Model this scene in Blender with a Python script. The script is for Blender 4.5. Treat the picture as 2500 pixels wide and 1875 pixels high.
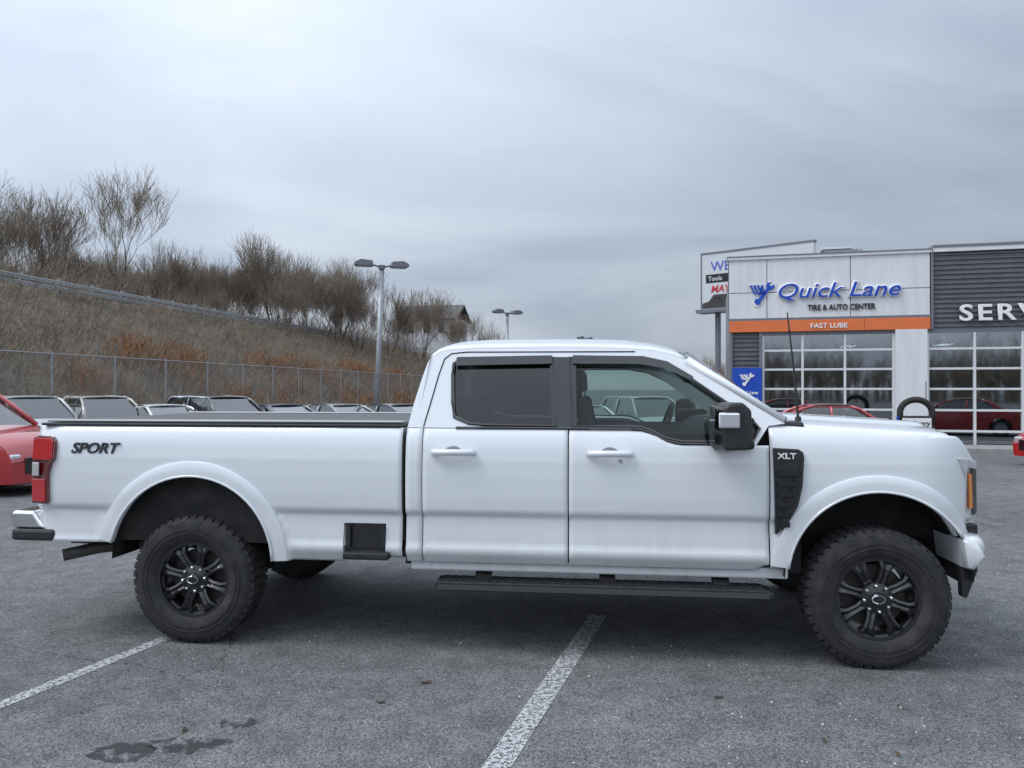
import bpy, bmesh, math, random
from mathutils import Vector, Matrix
random.seed(7)
R = math.radians
scn = bpy.context.scene
for o in list(bpy.data.objects): bpy.data.objects.remove(o)
col = scn.collection

# ------------------------------------------------------------------ camera, sky, sun, exposure
F_PX = 1878.0; CAM_H = 1.68; HOR = 950.0           # focal length, eye height and horizon row of the 2500 x 1875 photograph
cd = bpy.data.cameras.new('camera'); cam = bpy.data.objects.new('camera', cd); col.objects.link(cam)
cd.sensor_width = 36.0; cd.lens = 36.0 * F_PX / 2500.0; cd.clip_start = 0.1; cd.clip_end = 4000
cam.location = (0, 0, CAM_H); cam.rotation_euler = (R(90) + math.atan((HOR - 937.5) / F_PX), 0, 0)
scn.camera = cam
SUN_EL, SUN_AZ = R(54), R(-72)                      # azimuth from +Y towards +X
w = bpy.data.worlds.new('World'); scn.world = w; w.use_nodes = True
nt = w.node_tree; N = nt.nodes; Lk = nt.links; N.clear()
def wn(t, **k):
    n = N.new(t)
    for a, b in k.items(): setattr(n, a, b)
    return n
sky = wn('ShaderNodeTexSky', sky_type='NISHITA', sun_disc=False, sun_elevation=SUN_EL, sun_rotation=SUN_AZ)
bg1 = wn('ShaderNodeBackground'); bg1.inputs[1].default_value = 0.10; Lk.new(sky.outputs[0], bg1.inputs[0])
tc = wn('ShaderNodeTexCoord'); sp = wn('ShaderNodeSeparateXYZ'); Lk.new(tc.outputs['Generated'], sp.inputs[0])
zc = wn('ShaderNodeMath', operation='MAXIMUM'); Lk.new(sp.outputs[2], zc.inputs[0]); zc.inputs[1].default_value = 0.0
za = wn('ShaderNodeMath', operation='ADD'); Lk.new(zc.outputs[0], za.inputs[0]); za.inputs[1].default_value = 0.22
dx = wn('ShaderNodeMath', operation='DIVIDE'); Lk.new(sp.outputs[0], dx.inputs[0]); Lk.new(za.outputs[0], dx.inputs[1])
dy = wn('ShaderNodeMath', operation='DIVIDE'); Lk.new(sp.outputs[1], dy.inputs[0]); Lk.new(za.outputs[0], dy.inputs[1])
cb = wn('ShaderNodeCombineXYZ'); Lk.new(dx.outputs[0], cb.inputs[0]); Lk.new(dy.outputs[0], cb.inputs[1])
mp = wn('ShaderNodeMapping'); Lk.new(cb.outputs[0], mp.inputs[0])
mp.inputs['Location'].default_value = (1.2, 0.3, 0); mp.inputs['Rotation'].default_value = (0, 0, R(28)); mp.inputs['Scale'].default_value = (0.75, 1.25, 1)
n1 = wn('ShaderNodeTexNoise'); n1.inputs['Scale'].default_value = 0.75; n1.inputs['Detail'].default_value = 7; n1.inputs['Roughness'].default_value = 0.52; n1.inputs['Distortion'].default_value = 0.45
Lk.new(mp.outputs[0], n1.inputs['Vector'])
cr = wn('ShaderNodeValToRGB'); Lk.new(n1.outputs['Fac'], cr.inputs[0])
cr.color_ramp.elements[0].position = 0.38; cr.color_ramp.elements[0].color = (0.34, 0.40, 0.49, 1)
cr.color_ramp.elements[1].position = 0.66; cr.color_ramp.elements[1].color = (0.56, 0.612, 0.69, 1)
# overcast luminance rises towards the zenith
zm = wn('ShaderNodeMath', operation='MULTIPLY_ADD'); Lk.new(zc.outputs[0], zm.inputs[0]); zm.inputs[1].default_value = 0.95; zm.inputs[2].default_value = 0.92
# cloud layer is brighter round the hidden sun
sdv = (math.sin(SUN_AZ)*math.cos(SUN_EL), -math.cos(SUN_AZ)*math.cos(SUN_EL), math.sin(SUN_EL))
dt = wn('ShaderNodeVectorMath', operation='DOT_PRODUCT'); Lk.new(tc.outputs['Generated'], dt.inputs[0]); dt.inputs[1].default_value = sdv
gm = wn('ShaderNodeMath', operation='MULTIPLY_ADD'); Lk.new(dt.outputs['Value'], gm.inputs[0]); gm.inputs[1].default_value = 0.58; gm.inputs[2].default_value = 0.95
gz_ = wn('ShaderNodeMath', operation='MULTIPLY'); Lk.new(gm.outputs[0], gz_.inputs[0]); Lk.new(zm.outputs[0], gz_.inputs[1])
bg2 = wn('ShaderNodeBackground'); Lk.new(cr.outputs[0], bg2.inputs[0]); Lk.new(gz_.outputs[0], bg2.inputs[1])
mx = wn('ShaderNodeMixShader'); mx.inputs[0].default_value = 0.93
Lk.new(bg1.outputs[0], mx.inputs[1]); Lk.new(bg2.outputs[0], mx.inputs[2])
wo = wn('ShaderNodeOutputWorld'); Lk.new(mx.outputs[0], wo.inputs[0])
sl = bpy.data.lights.new('sun', 'SUN'); sl.energy = 1.35; sl.angle = R(28); sl.color = (1.0, 0.98, 0.95)
so = bpy.data.objects.new('sun', sl); col.objects.link(so)
sd = Vector((math.sin(SUN_AZ) * math.cos(SUN_EL), -math.cos(SUN_AZ) * math.cos(SUN_EL), math.sin(SUN_EL)))
so.rotation_euler = (-sd).to_track_quat('-Z', 'Y').to_euler(); so.location = (0, 0, 40)
scn.view_settings.view_transform = 'Standard'; scn.view_settings.look = 'None'
scn.view_settings.exposure = 0.26; scn.view_settings.gamma = 1.0
scn.render.engine = 'CYCLES'

# ------------------------------------------------------------------ helpers
def link(o, parent=None):
    col.objects.link(o)
    if parent is not None: o.parent = parent
    return o
def tag(o, label=None, cat=None, group=None, kind=None):
    if label: o['label'] = label
    if cat: o['category'] = cat
    if group: o['group'] = group
    if kind: o['kind'] = kind
    return o
def empty(name, loc=(0, 0, 0), rz=0.0):
    o = bpy.data.objects.new(name, None); link(o); o.location = loc; o.rotation_euler = (0, 0, rz); o.empty_display_size = 0.2
    return o
class MB:
    def __init__(s): s.v = []; s.f = []
    def face(s, pts):
        i = len(s.v); s.v += [tuple(p) for p in pts]; s.f.append(tuple(range(i, i + len(pts)))); return s
    def box(s, x0, x1, y0, y1, z0, z1):
        i = len(s.v)
        s.v += [(x0,y0,z0),(x1,y0,z0),(x1,y1,z0),(x0,y1,z0),(x0,y0,z1),(x1,y0,z1),(x1,y1,z1),(x0,y1,z1)]
        s.f += [tuple(i+k for k in q) for q in ((0,3,2,1),(4,5,6,7),(0,1,5,4),(1,2,6,5),(2,3,7,6),(3,0,4,7))]; return s
    def bar(s, a, b, wd, ht, up=(0,0,1)):
        a = Vector(a); b = Vector(b); d = (b-a).normalized(); u = Vector(up)
        if abs(d.dot(u)) > .98: u = Vector((0,1,0))
        r = d.cross(u).normalized(); u = r.cross(d); i = len(s.v)
        for p in (a, b):
            for (p_, q_) in ((-1,-1),(1,-1),(1,1),(-1,1)): s.v.append(tuple(p + r*wd/2*p_ + u*ht/2*q_))
        s.f += [tuple(i+k for k in q) for q in ((0,1,2,3),(7,6,5,4),(0,4,5,1),(1,5,6,2),(2,6,7,3),(3,7,4,0))]; return s
    def tube(s, pts, rad, n=8, cap=True, closed=False):
        pts = [Vector(p) for p in pts]; m = len(pts); i0 = len(s.v)
        rr = rad if isinstance(rad, (list, tuple)) else [rad]*m
        ref = None
        for k, p in enumerate(pts):
            if closed: d = pts[(k+1) % m] - pts[k-1]
            else: d = pts[min(k+1, m-1)] - pts[max(k-1, 0)]
            d.normalize()
            if ref is None: ref = Vector((0,0,1)) if abs(d.z) < .9 else Vector((1,0,0))
            a = d.cross(ref)
            if a.length < 1e-5: a = d.cross(Vector((1,0,0)))
            a.normalize(); b = a.cross(d); ref = b if not closed else ref
            for j in range(n):
                t = 2*math.pi*j/n; s.v.append(tuple(p + (a*math.cos(t) + b*math.sin(t))*rr[k]))
        for k in range(m if closed else m-1):
            k2 = (k+1) % m
            for j in range(n):
                j2 = (j+1) % n; s.f.append((i0+k*n+j, i0+k*n+j2, i0+k2*n+j2, i0+k2*n+j))
        if cap and not closed:
            s.f.append(tuple(i0+j for j in range(n))[::-1]); s.f.append(tuple(i0+(m-1)*n+j for j in range(n)))
        return s
    def prism(s, poly, fn, t0, t1):            # poly of (a,b); fn(a,b,t) -> xyz
        n = len(poly); i = len(s.v)
        s.v += [tuple(fn(a, b, t0)) for a, b in poly] + [tuple(fn(a, b, t1)) for a, b in poly]
        s.f.append(tuple(range(i, i+n))); s.f.append(tuple(range(i+2*n-1, i+n-1, -1)))
        for k in range(n):
            k2 = (k+1) % n; s.f.append((i+k, i+n+k, i+n+k2, i+k2))
        return s
    def lathe(s, prof, n=48, c=(0,0,0), axis='y', arc=None):   # prof of (r, h): revolve about axis through c
        i = len(s.v); m = len(prof)
        for k in range(n):
            t = 2*math.pi*k/n; ct, st = math.cos(t), math.sin(t)
            for r, h in prof:
                if axis == 'y': p = (c[0]+r*ct, c[1]+h, c[2]+r*st)
                elif axis == 'z': p = (c[0]+r*ct, c[1]+r*st, c[2]+h)
                else: p = (c[0]+h, c[1]+r*ct, c[2]+r*st)
                s.v.append(p)
        for k in range(n):
            k2 = (k+1) % n
            for j in range(m-1): s.f.append((i+k*m+j, i+k2*m+j, i+k2*m+j+1, i+k*m+j+1))
        return s
    def grid(s, rows):                          # rows of equal-length point lists
        i = len(s.v); m = len(rows[0])
        for r in rows: s.v += [tuple(p) for p in r]
        for a in range(len(rows)-1):
            for b in range(m-1): s.f.append((i+a*m+b, i+a*m+b+1, i+(a+1)*m+b+1, i+(a+1)*m+b))
        return s
    def mesh(s, name, m=None, smooth=False, merge=0.0):
        me = bpy.data.meshes.new(name); me.from_pydata(s.v, [], s.f); me.update()
        if merge:
            bm = bmesh.new(); bm.from_mesh(me); bmesh.ops.remove_doubles(bm, verts=bm.verts, dist=merge)
            bmesh.ops.dissolve_degenerate(bm, dist=1e-5, edges=bm.edges)
            bmesh.ops.recalc_face_normals(bm, faces=bm.faces); bm.to_mesh(me); bm.free()
        if m is not None: me.materials.append(m)
        if smooth:
            for p in me.polygons: p.use_smooth = True
        return me
    def build(s, name, m=None, parent=None, smooth=False, merge=0.0, bevel=0.0, seg=2, solid=0.0, auto=None):
        o = bpy.data.objects.new(name, s.mesh(name, m, smooth, merge)); link(o, parent)
        if auto is not None:
            try: o.data.set_sharp_from_angle(angle=R(auto))
            except Exception: pass
        if solid:
            md = o.modifiers.new('thick', 'SOLIDIFY'); md.thickness = abs(solid); md.offset = -1 if solid > 0 else 1
        if bevel:
            md = o.modifiers.new('bevel', 'BEVEL'); md.width = bevel; md.segments = seg; md.limit_method = 'ANGLE'; md.angle_limit = R(35)
        return o
def copy_tree(o, parent=None):
    c = o.copy(); col.objects.link(c)
    if parent is not None: c.parent = parent
    for ch in list(o.children): copy_tree(ch, c)
    return c
def text_obj(name, body, size, m, parent, loc, rot=(R(90),0,0), depth=0.01, shear=0.0, bold=0.0, align='LEFT', sx=1.0, bev=0.0, spc=1.0):
    cu = bpy.data.curves.new(name, 'FONT'); cu.body = body; cu.size = size; cu.extrude = depth; cu.shear = shear; cu.offset = bold
    cu.align_x = align; cu.resolution_u = 4; cu.bevel_depth = bev; cu.space_character = spc
    t = bpy.data.objects.new(name, cu); col.objects.link(t)
    dg = bpy.context.evaluated_depsgraph_get(); dg.update()
    me = bpy.data.meshes.new_from_object(t.evaluated_get(dg)); bpy.data.objects.remove(t)
    bm = bmesh.new(); bm.from_mesh(me)                    # drop stray spikes of the outline expansion
    bad = [v for v in bm.verts if v.co.y > size*1.15 or v.co.y < -size*.6]
    bmesh.ops.delete(bm, geom=bad, context='VERTS'); bm.to_mesh(me); bm.free()
    me.materials.clear(); me.materials.append(m)
    o = bpy.data.objects.new(name, me); link(o, parent); o.location = loc; o.rotation_euler = rot; o.scale = (sx, 1, 1)
    return o
def fill_holes(outer, holes, fn):
    """triangulated sheet of a polygon with holes, mapped by fn(a,b)->xyz; returns MB"""
    bm = bmesh.new(); edges = []
    for loop in [outer] + holes:
        vs = [bm.verts.new((a, b, 0)) for a, b in loop]
        for k in range(len(vs)): edges.append(bm.edges.new((vs[k], vs[(k+1) % len(vs)])))
    bmesh.ops.triangle_fill(bm, edges=edges, use_beauty=True)
    bm.verts.index_update(); mb = MB()
    mb.v = [tuple(fn(v.co.x, v.co.y)) for v in bm.verts]; mb.f = [tuple(v.index for v in f.verts) for f in bm.faces]
    bm.free(); return mb
def at(X, y, d): return Vector(((X-1250)/F_PX*d, d, CAM_H - (y-HOR)/F_PX*d))

# ------------------------------------------------------------------ materials
MATS = {}
def mat(name, base=(.5,.5,.5), rough=.5, metal=0.0, noise=None, bump=None, coat=0.0, spec=.5, emit=None, alpha=None):
    m = bpy.data.materials.new(name); m.use_nodes = True; t = m.node_tree; b = t.nodes['Principled BSDF']
    b.inputs['Base Color'].default_value = (*base, 1); b.inputs['Roughness'].default_value = rough; b.inputs['Metallic'].default_value = metal
    b.inputs['Specular IOR Level'].default_value = spec; b.inputs['Coat Weight'].default_value = coat; b.inputs['Coat Roughness'].default_value = .03; b.inputs['Coat IOR'].default_value = 1.7
    co = t.nodes.new('ShaderNodeTexCoord')
    if noise:                                   # (scale, second colour, low, high[, stretch])
        nz = t.nodes.new('ShaderNodeTexNoise'); nz.inputs['Scale'].default_value = noise[0]; nz.inputs['Detail'].default_value = 6
        src = co.outputs['Object']
        if len(noise) > 4:
            mpn = t.nodes.new('ShaderNodeMapping'); mpn.inputs['Scale'].default_value = noise[4]; t.links.new(src, mpn.inputs[0]); src = mpn.outputs[0]
        t.links.new(src, nz.inputs['Vector'])
        rp = t.nodes.new('ShaderNodeValToRGB'); t.links.new(nz.outputs['Fac'], rp.inputs[0])
        rp.color_ramp.elements[0].position = noise[2]; rp.color_ramp.elements[1].position = noise[3]
        rp.color_ramp.elements[0].color = (*base, 1); rp.color_ramp.elements[1].color = (*noise[1], 1)
        t.links.new(rp.outputs[0], b.inputs['Base Color'])
    if bump:
        nb = t.nodes.new('ShaderNodeTexNoise'); nb.inputs['Scale'].default_value = bump[0]; nb.inputs['Detail'].default_value = 4
        t.links.new(co.outputs['Object'], nb.inputs['Vector'])
        bp = t.nodes.new('ShaderNodeBump'); bp.inputs['Strength'].default_value = bump[1]; bp.inputs['Distance'].default_value = bump[2]
        t.links.new(nb.outputs['Fac'], bp.inputs['Height']); t.links.new(bp.outputs[0], b.inputs['Normal'])
    if emit: b.inputs['Emission Color'].default_value = (*emit[0], 1); b.inputs['Emission Strength'].default_value = emit[1]
    MATS[name] = m; return m
def glass(name, tint, refl=1.0):
    m = bpy.data.materials.new(name); m.use_nodes = True; t = m.node_tree; t.nodes.clear()
    o = t.nodes.new('ShaderNodeOutputMaterial'); tr = t.nodes.new('ShaderNodeBsdfTransparent'); tr.inputs[0].default_value = (*tint, 1)
    gl = t.nodes.new('ShaderNodeBsdfGlossy'); gl.inputs['Roughness'].default_value = .015
    fr = t.nodes.new('ShaderNodeFresnel'); fr.inputs[0].default_value = 1.5
    mu = t.nodes.new('ShaderNodeMath'); mu.operation = 'MULTIPLY'; mu.inputs[1].default_value = refl; t.links.new(fr.outputs[0], mu.inputs[0])
    mi = t.nodes.new('ShaderNodeMixShader'); t.links.new(mu.outputs[0], mi.inputs[0]); t.links.new(tr.outputs[0], mi.inputs[1]); t.links.new(gl.outputs[0], mi.inputs[2])
    t.links.new(mi.outputs[0], o.inputs[0]); MATS[name] = m; return m
def paint(name, base, rough=.3, dirt=None):
    m = mat(name, base, rough, 0, coat=1.0)
    if dirt:
        t = m.node_tree; b = t.nodes['Principled BSDF']; co = t.nodes.new('ShaderNodeTexCoord')
        mp_ = t.nodes.new('ShaderNodeMapping'); mp_.inputs['Scale'].default_value = (11, 8, 1.8); t.links.new(co.outputs['Object'], mp_.inputs[0])
        nz = t.nodes.new('ShaderNodeTexNoise'); nz.inputs['Scale'].default_value = 1.6; nz.inputs['Detail'].default_value = 5; t.links.new(mp_.outputs[0], nz.inputs['Vector'])
        nl = t.nodes.new('ShaderNodeTexNoise'); nl.inputs['Scale'].default_value = 1.1; nl.inputs['Detail'].default_value = 3; t.links.new(co.outputs['Object'], nl.inputs['Vector'])
        sx = t.nodes.new('ShaderNodeSeparateXYZ'); t.links.new(co.outputs['Object'], sx.inputs[0])
        mr = t.nodes.new('ShaderNodeMapRange'); mr.inputs[1].default_value = .5; mr.inputs[2].default_value = 1.02; mr.inputs[3].default_value = 1.0; mr.inputs[4].default_value = 0.06
        t.links.new(sx.outputs[2], mr.inputs[0])
        m1 = t.nodes.new('ShaderNodeMath'); m1.operation = 'MULTIPLY'; t.links.new(nz.outputs['Fac'], m1.inputs[0]); t.links.new(mr.outputs[0], m1.inputs[1])
        m2 = t.nodes.new('ShaderNodeMath'); m2.operation = 'MULTIPLY'; t.links.new(m1.outputs[0], m2.inputs[0]); t.links.new(nl.outputs['Fac'], m2.inputs[1])
        m3 = t.nodes.new('ShaderNodeMath'); m3.operation = 'MULTIPLY'; m3.inputs[1].default_value = .95; m3.use_clamp = True; t.links.new(m2.outputs[0], m3.inputs[0])
        mxr = t.nodes.new('ShaderNodeMix'); mxr.data_type = 'RGBA'; mxr.inputs['A'].default_value = (*base, 1); mxr.inputs['B'].default_value = (*dirt, 1)
        t.links.new(m3.outputs[0], mxr.inputs['Factor']); t.links.new(mxr.outputs['Result'], b.inputs['Base Color'])
        ra = t.nodes.new('ShaderNodeMath'); ra.operation = 'MULTIPLY_ADD'; ra.inputs[1].default_value = .5; ra.inputs[2].default_value = rough; t.links.new(m3.outputs[0], ra.inputs[0]); t.links.new(ra.outputs[0], b.inputs['Roughness'])
    return m
M_WHITE = paint('truck white paint', (.76,.79,.82), .28, (.36,.34,.31))
M_BLACK = mat('black plastic', (.018,.019,.021), .45, noise=(30, (.03,.03,.032), .4, .7), bump=(180, .15, .001))
M_GBLACK = mat('gloss black', (.012,.012,.014), .12, coat=.5)
M_UNDER = mat('underbody', (.012,.012,.012), .8, noise=(6, (.035,.032,.03), .45, .7))
M_SEAM = mat('seam shadow', (.01,.01,.01), .9)
M_RUB = mat('tyre rubber', (.022,.022,.023), .82, noise=(9, (.05,.048,.046), .45, .75), bump=(60, .2, .002))
M_RIM = mat('black rim', (.014,.014,.015), .28, coat=.3)
M_CHROME = mat('chrome', (.8,.81,.82), .08, 1.0)
M_STEEL = mat('brushed metal', (.45,.46,.47), .35, .9)
M_RED = mat('tail lamp red', (.45,.01,.015), .12, coat=.8)
M_CLEAR = mat('lamp clear', (.75,.77,.8), .06, .6, coat=1.0)
M_AMBER = mat('amber lamp', (.8,.25,.02), .15, coat=.8)
M_GLF = glass('window glass', (.58,.70,.66)); M_GLR = glass('privacy glass', (.10,.095,.10), 2.0); M_GLW = glass('windshield glass', (.62,.74,.70))
M_SEAT = mat('seat cloth', (.05,.052,.055), .9, noise=(40, (.08,.08,.085), .4, .6)); M_DASH = mat('dash', (.03,.031,.033), .6)
M_WTXT = mat('white lettering', (.85,.85,.85), .4); M_GTXT = mat('badge grey', (.06,.065,.07), .3, .3)
M_CONC = mat('concrete', (.32,.31,.3), .9, noise=(4, (.24,.235,.23), .4, .65))
M_PANEL = mat('white wall panel', (.74,.75,.765), .55, noise=(2.2, (.64,.65,.66), .42, .75, (1.6, 1, .22)))
M_FLASH = mat('grey flashing', (.19,.20,.22), .4, .3)
M_CORR = mat('corrugated grey steel', (.15,.158,.172), .42, .25, noise=(3, (.12,.127,.14), .4, .7))
M_ORANGE = mat('orange fascia', (.76,.185,.055), .5, noise=(2, (.70,.168,.05), .4, .7))
M_BLUE = mat('sign blue', (.010,.07,.46), .35); M_BLK = mat('sign black', (.012,.013,.016), .4)
M_MULL = mat('white mullion', (.68,.69,.70), .4)
M_BGL = bpy.data.materials.new('storefront glass'); M_BGL.use_nodes = True
_t = M_BGL.node_tree; _t.nodes.clear(); _o = _t.nodes.new('ShaderNodeOutputMaterial'); _a = _t.nodes.new('ShaderNodeBsdfTransparent'); _a.inputs[0].default_value = (.35,.40,.42,1)
_g = _t.nodes.new('ShaderNodeBsdfGlossy'); _g.inputs['Roughness'].default_value = .03; _g.inputs['Color'].default_value = (.9,.95,1,1)
_m = _t.nodes.new('ShaderNodeMixShader'); _m.inputs[0].default_value = .30; _t.links.new(_a.outputs[0], _m.inputs[1]); _t.links.new(_g.outputs[0], _m.inputs[2]); _t.links.new(_m.outputs[0], _o.inputs[0])
M_GALV = mat('galvanised steel', (.40,.42,.44), .45, .6, noise=(5, (.30,.31,.33), .4, .7))
M_BARK = mat('bark', (.06,.050,.041), .95, noise=(3, (.10,.087,.074), .35, .7))
M_TWIG = mat('pale twigs', (.185,.145,.108), .95, noise=(1.2, (.27,.222,.172), .35, .7))
M_BRUSH = mat('dry brush', (.31,.235,.15), .95, noise=(.35, (.16,.125,.09), .35, .65))
M_BRUSH2 = mat('grey brambles', (.20,.17,.14), .95, noise=(.5, (.29,.245,.19), .35, .7))

# asphalt
def asphalt():
    m = bpy.data.materials.new('asphalt'); m.use_nodes = True; t = m.node_tree; b = t.nodes['Principled BSDF']; n = t.nodes.new; l = t.links.new
    co = n('ShaderNodeTexCoord')
    def noise(sc, det=4, rough=.55):
        x = n('ShaderNodeTexNoise'); x.inputs['Scale'].default_value = sc; x.inputs['Detail'].default_value = det; x.inputs['Roughness'].default_value = rough; l(co.outputs['Object'], x.inputs['Vector']); return x
    def ramp(src, stops):
        r = n('ShaderNodeValToRGB'); l(src, r.inputs[0])
        while len(r.color_ramp.elements) < len(stops): r.color_ramp.elements.new(.5)
        for e, (p, c) in zip(r.color_ramp.elements, stops): e.position = p; e.color = (*c, 1)
        return r
    def mix(a, bb, f, mode='MULTIPLY', fac=None):
        x = n('ShaderNodeMix'); x.data_type = 'RGBA'; x.blend_type = mode; l(a, x.inputs['A']); l(bb, x.inputs['B'])
        if fac is None: x.inputs['Factor'].default_value = f
        else: l(fac, x.inputs['Factor'])
        return x.outputs['Result']
    big = ramp(noise(.35, 5).outputs['Fac'], [(.3,(.130,.132,.136)), (.7,(.180,.182,.185))])
    mid = ramp(noise(5, 6).outputs['Fac'], [(.3,(.74,.74,.74)), (.7,(1.18,1.18,1.18))])
    c = mix(big.outputs[0], mid.outputs[0], 1)
    v = n('ShaderNodeTexVoronoi'); v.inputs['Scale'].default_value = 130; l(co.outputs['Object'], v.inputs['Vector'])
    st = ramp(v.outputs['Color'], [(.12,(.42,.42,.43)), (.55,(1.0,1.0,1.0)), (.93,(1.65,1.65,1.62))])
    c = mix(c, st.outputs[0], 1)
    # pale chips of aggregate
    v2 = n('ShaderNodeTexVoronoi'); v2.inputs['Scale'].default_value = 24; l(co.outputs['Object'], v2.inputs['Vector'])
    ch = ramp(v2.outputs['Distance'], [(.05,(1,1,1)), (.085,(0,0,0))])
    sel = ramp(v2.outputs['Color'], [(.74,(0,0,0)), (.78,(1,1,1))])
    mm = n('ShaderNodeMath'); mm.operation = 'MULTIPLY'; l(ch.outputs[0], mm.inputs[0]); l(sel.outputs[0], mm.inputs[1])
    pale = n('ShaderNodeRGB'); pale.outputs[0].default_value = (.62,.61,.58,1)
    c = mix(c, pale.outputs[0], 1, 'MIX', mm.outputs[0])
    # oil and damp stains
    stn = ramp(noise(1.1, 5, .6).outputs['Fac'], [(.66,(1,1,1)), (.78,(.80,.80,.80))])
    c = mix(c, stn.outputs[0], 1)
    # cracks
    wv = n('ShaderNodeTexVoronoi'); wv.feature = 'DISTANCE_TO_EDGE'; wv.inputs['Scale'].default_value = .42
    dn = noise(1.6, 6, .7); mv = n('ShaderNodeMix'); mv.data_type = 'VECTOR'; mv.inputs['Factor'].default_value = .22; l(co.outputs['Object'], mv.inputs['A']); l(dn.outputs['Color'], mv.inputs['B']); l(mv.outputs['Result'], wv.inputs['Vector'])
    ck = ramp(wv.outputs['Distance'], [(.0008,(.52,.52,.52)), (.0032,(1,1,1))])
    gate = ramp(noise(.5, 2).outputs['Fac'], [(.50,(0,0,0)), (.56,(1,1,1))])
    one = n('ShaderNodeRGB'); one.outputs[0].default_value = (1,1,1,1)
    ck2 = mix(one.outputs[0], ck.outputs[0], 1, 'MIX', gate.outputs[0])
    c = mix(c, ck2, 1)
    l(c, b.inputs['Base Color']); b.inputs['Roughness'].default_value = .88; b.inputs['Specular IOR Level'].default_value = .3
    bp = n('ShaderNodeBump'); bp.inputs['Strength'].default_value = .55; bp.inputs['Distance'].default_value = .006
    l(v.outputs['Distance'], bp.inputs['Height'])
    nb2 = noise(90, 3); bp2 = n('ShaderNodeBump'); bp2.inputs['Strength'].default_value = .35; bp2.inputs['Distance'].default_value = .004; l(nb2.outputs['Fac'], bp2.inputs['Height']); l(bp.outputs[0], bp2.inputs['Normal']); l(bp2.outputs[0], b.inputs['Normal'])
    return m
M_ASPH = asphalt()
def worn_line():
    m = bpy.data.materials.new('worn line paint'); m.use_nodes = True; t = m.node_tree; b = t.nodes['Principled BSDF']; n = t.nodes.new; l = t.links.new
    o = t.nodes['Material Output']; co = n('ShaderNodeTexCoord')
    a = n('ShaderNodeTexNoise'); a.inputs['Scale'].default_value = 38; a.inputs['Detail'].default_value = 6; a.inputs['Roughness'].default_value = .7; l(co.outputs['Object'], a.inputs['Vector'])
    v = n('ShaderNodeTexVoronoi'); v.inputs['Scale'].default_value = 115; l(co.outputs['Object'], v.inputs['Vector'])
    ad = n('ShaderNodeMath'); ad.operation = 'MULTIPLY_ADD'; l(v.outputs['Distance'], ad.inputs[0]); ad.inputs[1].default_value = -.35; l(a.outputs['Fac'], ad.inputs[2])
    r = n('ShaderNodeValToRGB'); l(ad.outputs[0], r.inputs[0]); r.color_ramp.elements[0].position = .26; r.color_ramp.elements[1].position = .33
    b.inputs['Base Color'].default_value = (.46,.47,.475,1); b.inputs['Roughness'].default_value = .85
    tr = n('ShaderNodeBsdfTransparent'); mi = n('ShaderNodeMixShader'); l(r.outputs[0], mi.inputs[0]); l(tr.outputs[0], mi.inputs[1]); l(b.outputs[0], mi.inputs[2]); l(mi.outputs[0], o.inputs[0])
    return m
M_LINE = worn_line()
M_STAIN = bpy.data.materials.new('damp stain'); M_STAIN.use_nodes = True
def _stain():
    t = M_STAIN.node_tree; b = t.nodes['Principled BSDF']; n = t.nodes.new; l = t.links.new; o = t.nodes['Material Output']; co = n('ShaderNodeTexCoord')
    a = n('ShaderNodeTexNoise'); a.inputs['Scale'].default_value = 9; a.inputs['Detail'].default_value = 7; a.inputs['Roughness'].default_value = .62; l(co.outputs['Object'], a.inputs['Vector'])
    r = n('ShaderNodeValToRGB'); l(a.outputs['Fac'], r.inputs[0]); r.color_ramp.elements[0].position = .46; r.color_ramp.elements[1].position = .53
    b.inputs['Base Color'].default_value = (.035,.036,.038,1); b.inputs['Roughness'].default_value = .75
    mu = n('ShaderNodeMath'); mu.operation = 'MULTIPLY'; mu.inputs[1].default_value = .7; l(r.outputs[0], mu.inputs[0])
    tr = n('ShaderNodeBsdfTransparent'); mi = n('ShaderNodeMixShader'); l(mu.outputs[0], mi.inputs[0]); l(tr.outputs[0], mi.inputs[1]); l(b.outputs[0], mi.inputs[2]); l(mi.outputs[0], o.inputs[0])
_stain()

# ------------------------------------------------------------------ ground
def gz(y): return -0.013 * max(0.0, min(y, 32.0) - 8.0)
ys = [-300, -60, -10, 8, 12, 16, 20, 24, 28, 32, 60, 200, 1500]; xs = [-900, -120, -40, 0, 40, 120, 900]
mb = MB().grid([[(x, y, gz(y)) for x in xs] for y in ys])
g = tag(mb.build('parking_lot', M_ASPH), kind='structure')
def strip(a, b, wd, z=.004):
    a = Vector((*a, z)); b = Vector((*b, z)); d = (b-a).normalized(); n = Vector((-d.y, d.x, 0))*wd/2
    return MB().face([a-n, a+n, b+n, b-n])
l1 = strip((-3.45, 2.0), (-2.33, 5.20), .095).build('painted_stall_line', M_LINE); tag(l1, kind='structure')
l2 = strip((-.51, 2.0), (.64, 5.72), .125).build('painted_stall_line', M_LINE); tag(l2, kind='structure')
def blob(cx, cy, rx, ry, n=26, seed=1):
    rd = random.Random(seed); return MB().face([(cx + rx*math.cos(2*math.pi*k/n)*(.75+.4*rd.random()), cy + ry*math.sin(2*math.pi*k/n)*(.75+.4*rd.random()), .005) for k in range(n)])
for i, (cx, cy, rx, ry) in enumerate(((-1.78, 3.56, .17, .10), (-1.52, 3.64, .22, .09), (-1.38, 3.88, .10, .06), (-1.02, 3.30, .08, .04))):
    tag(blob(cx, cy, rx, ry, seed=i).build('pavement_stain', M_STAIN), kind='structure')

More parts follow.
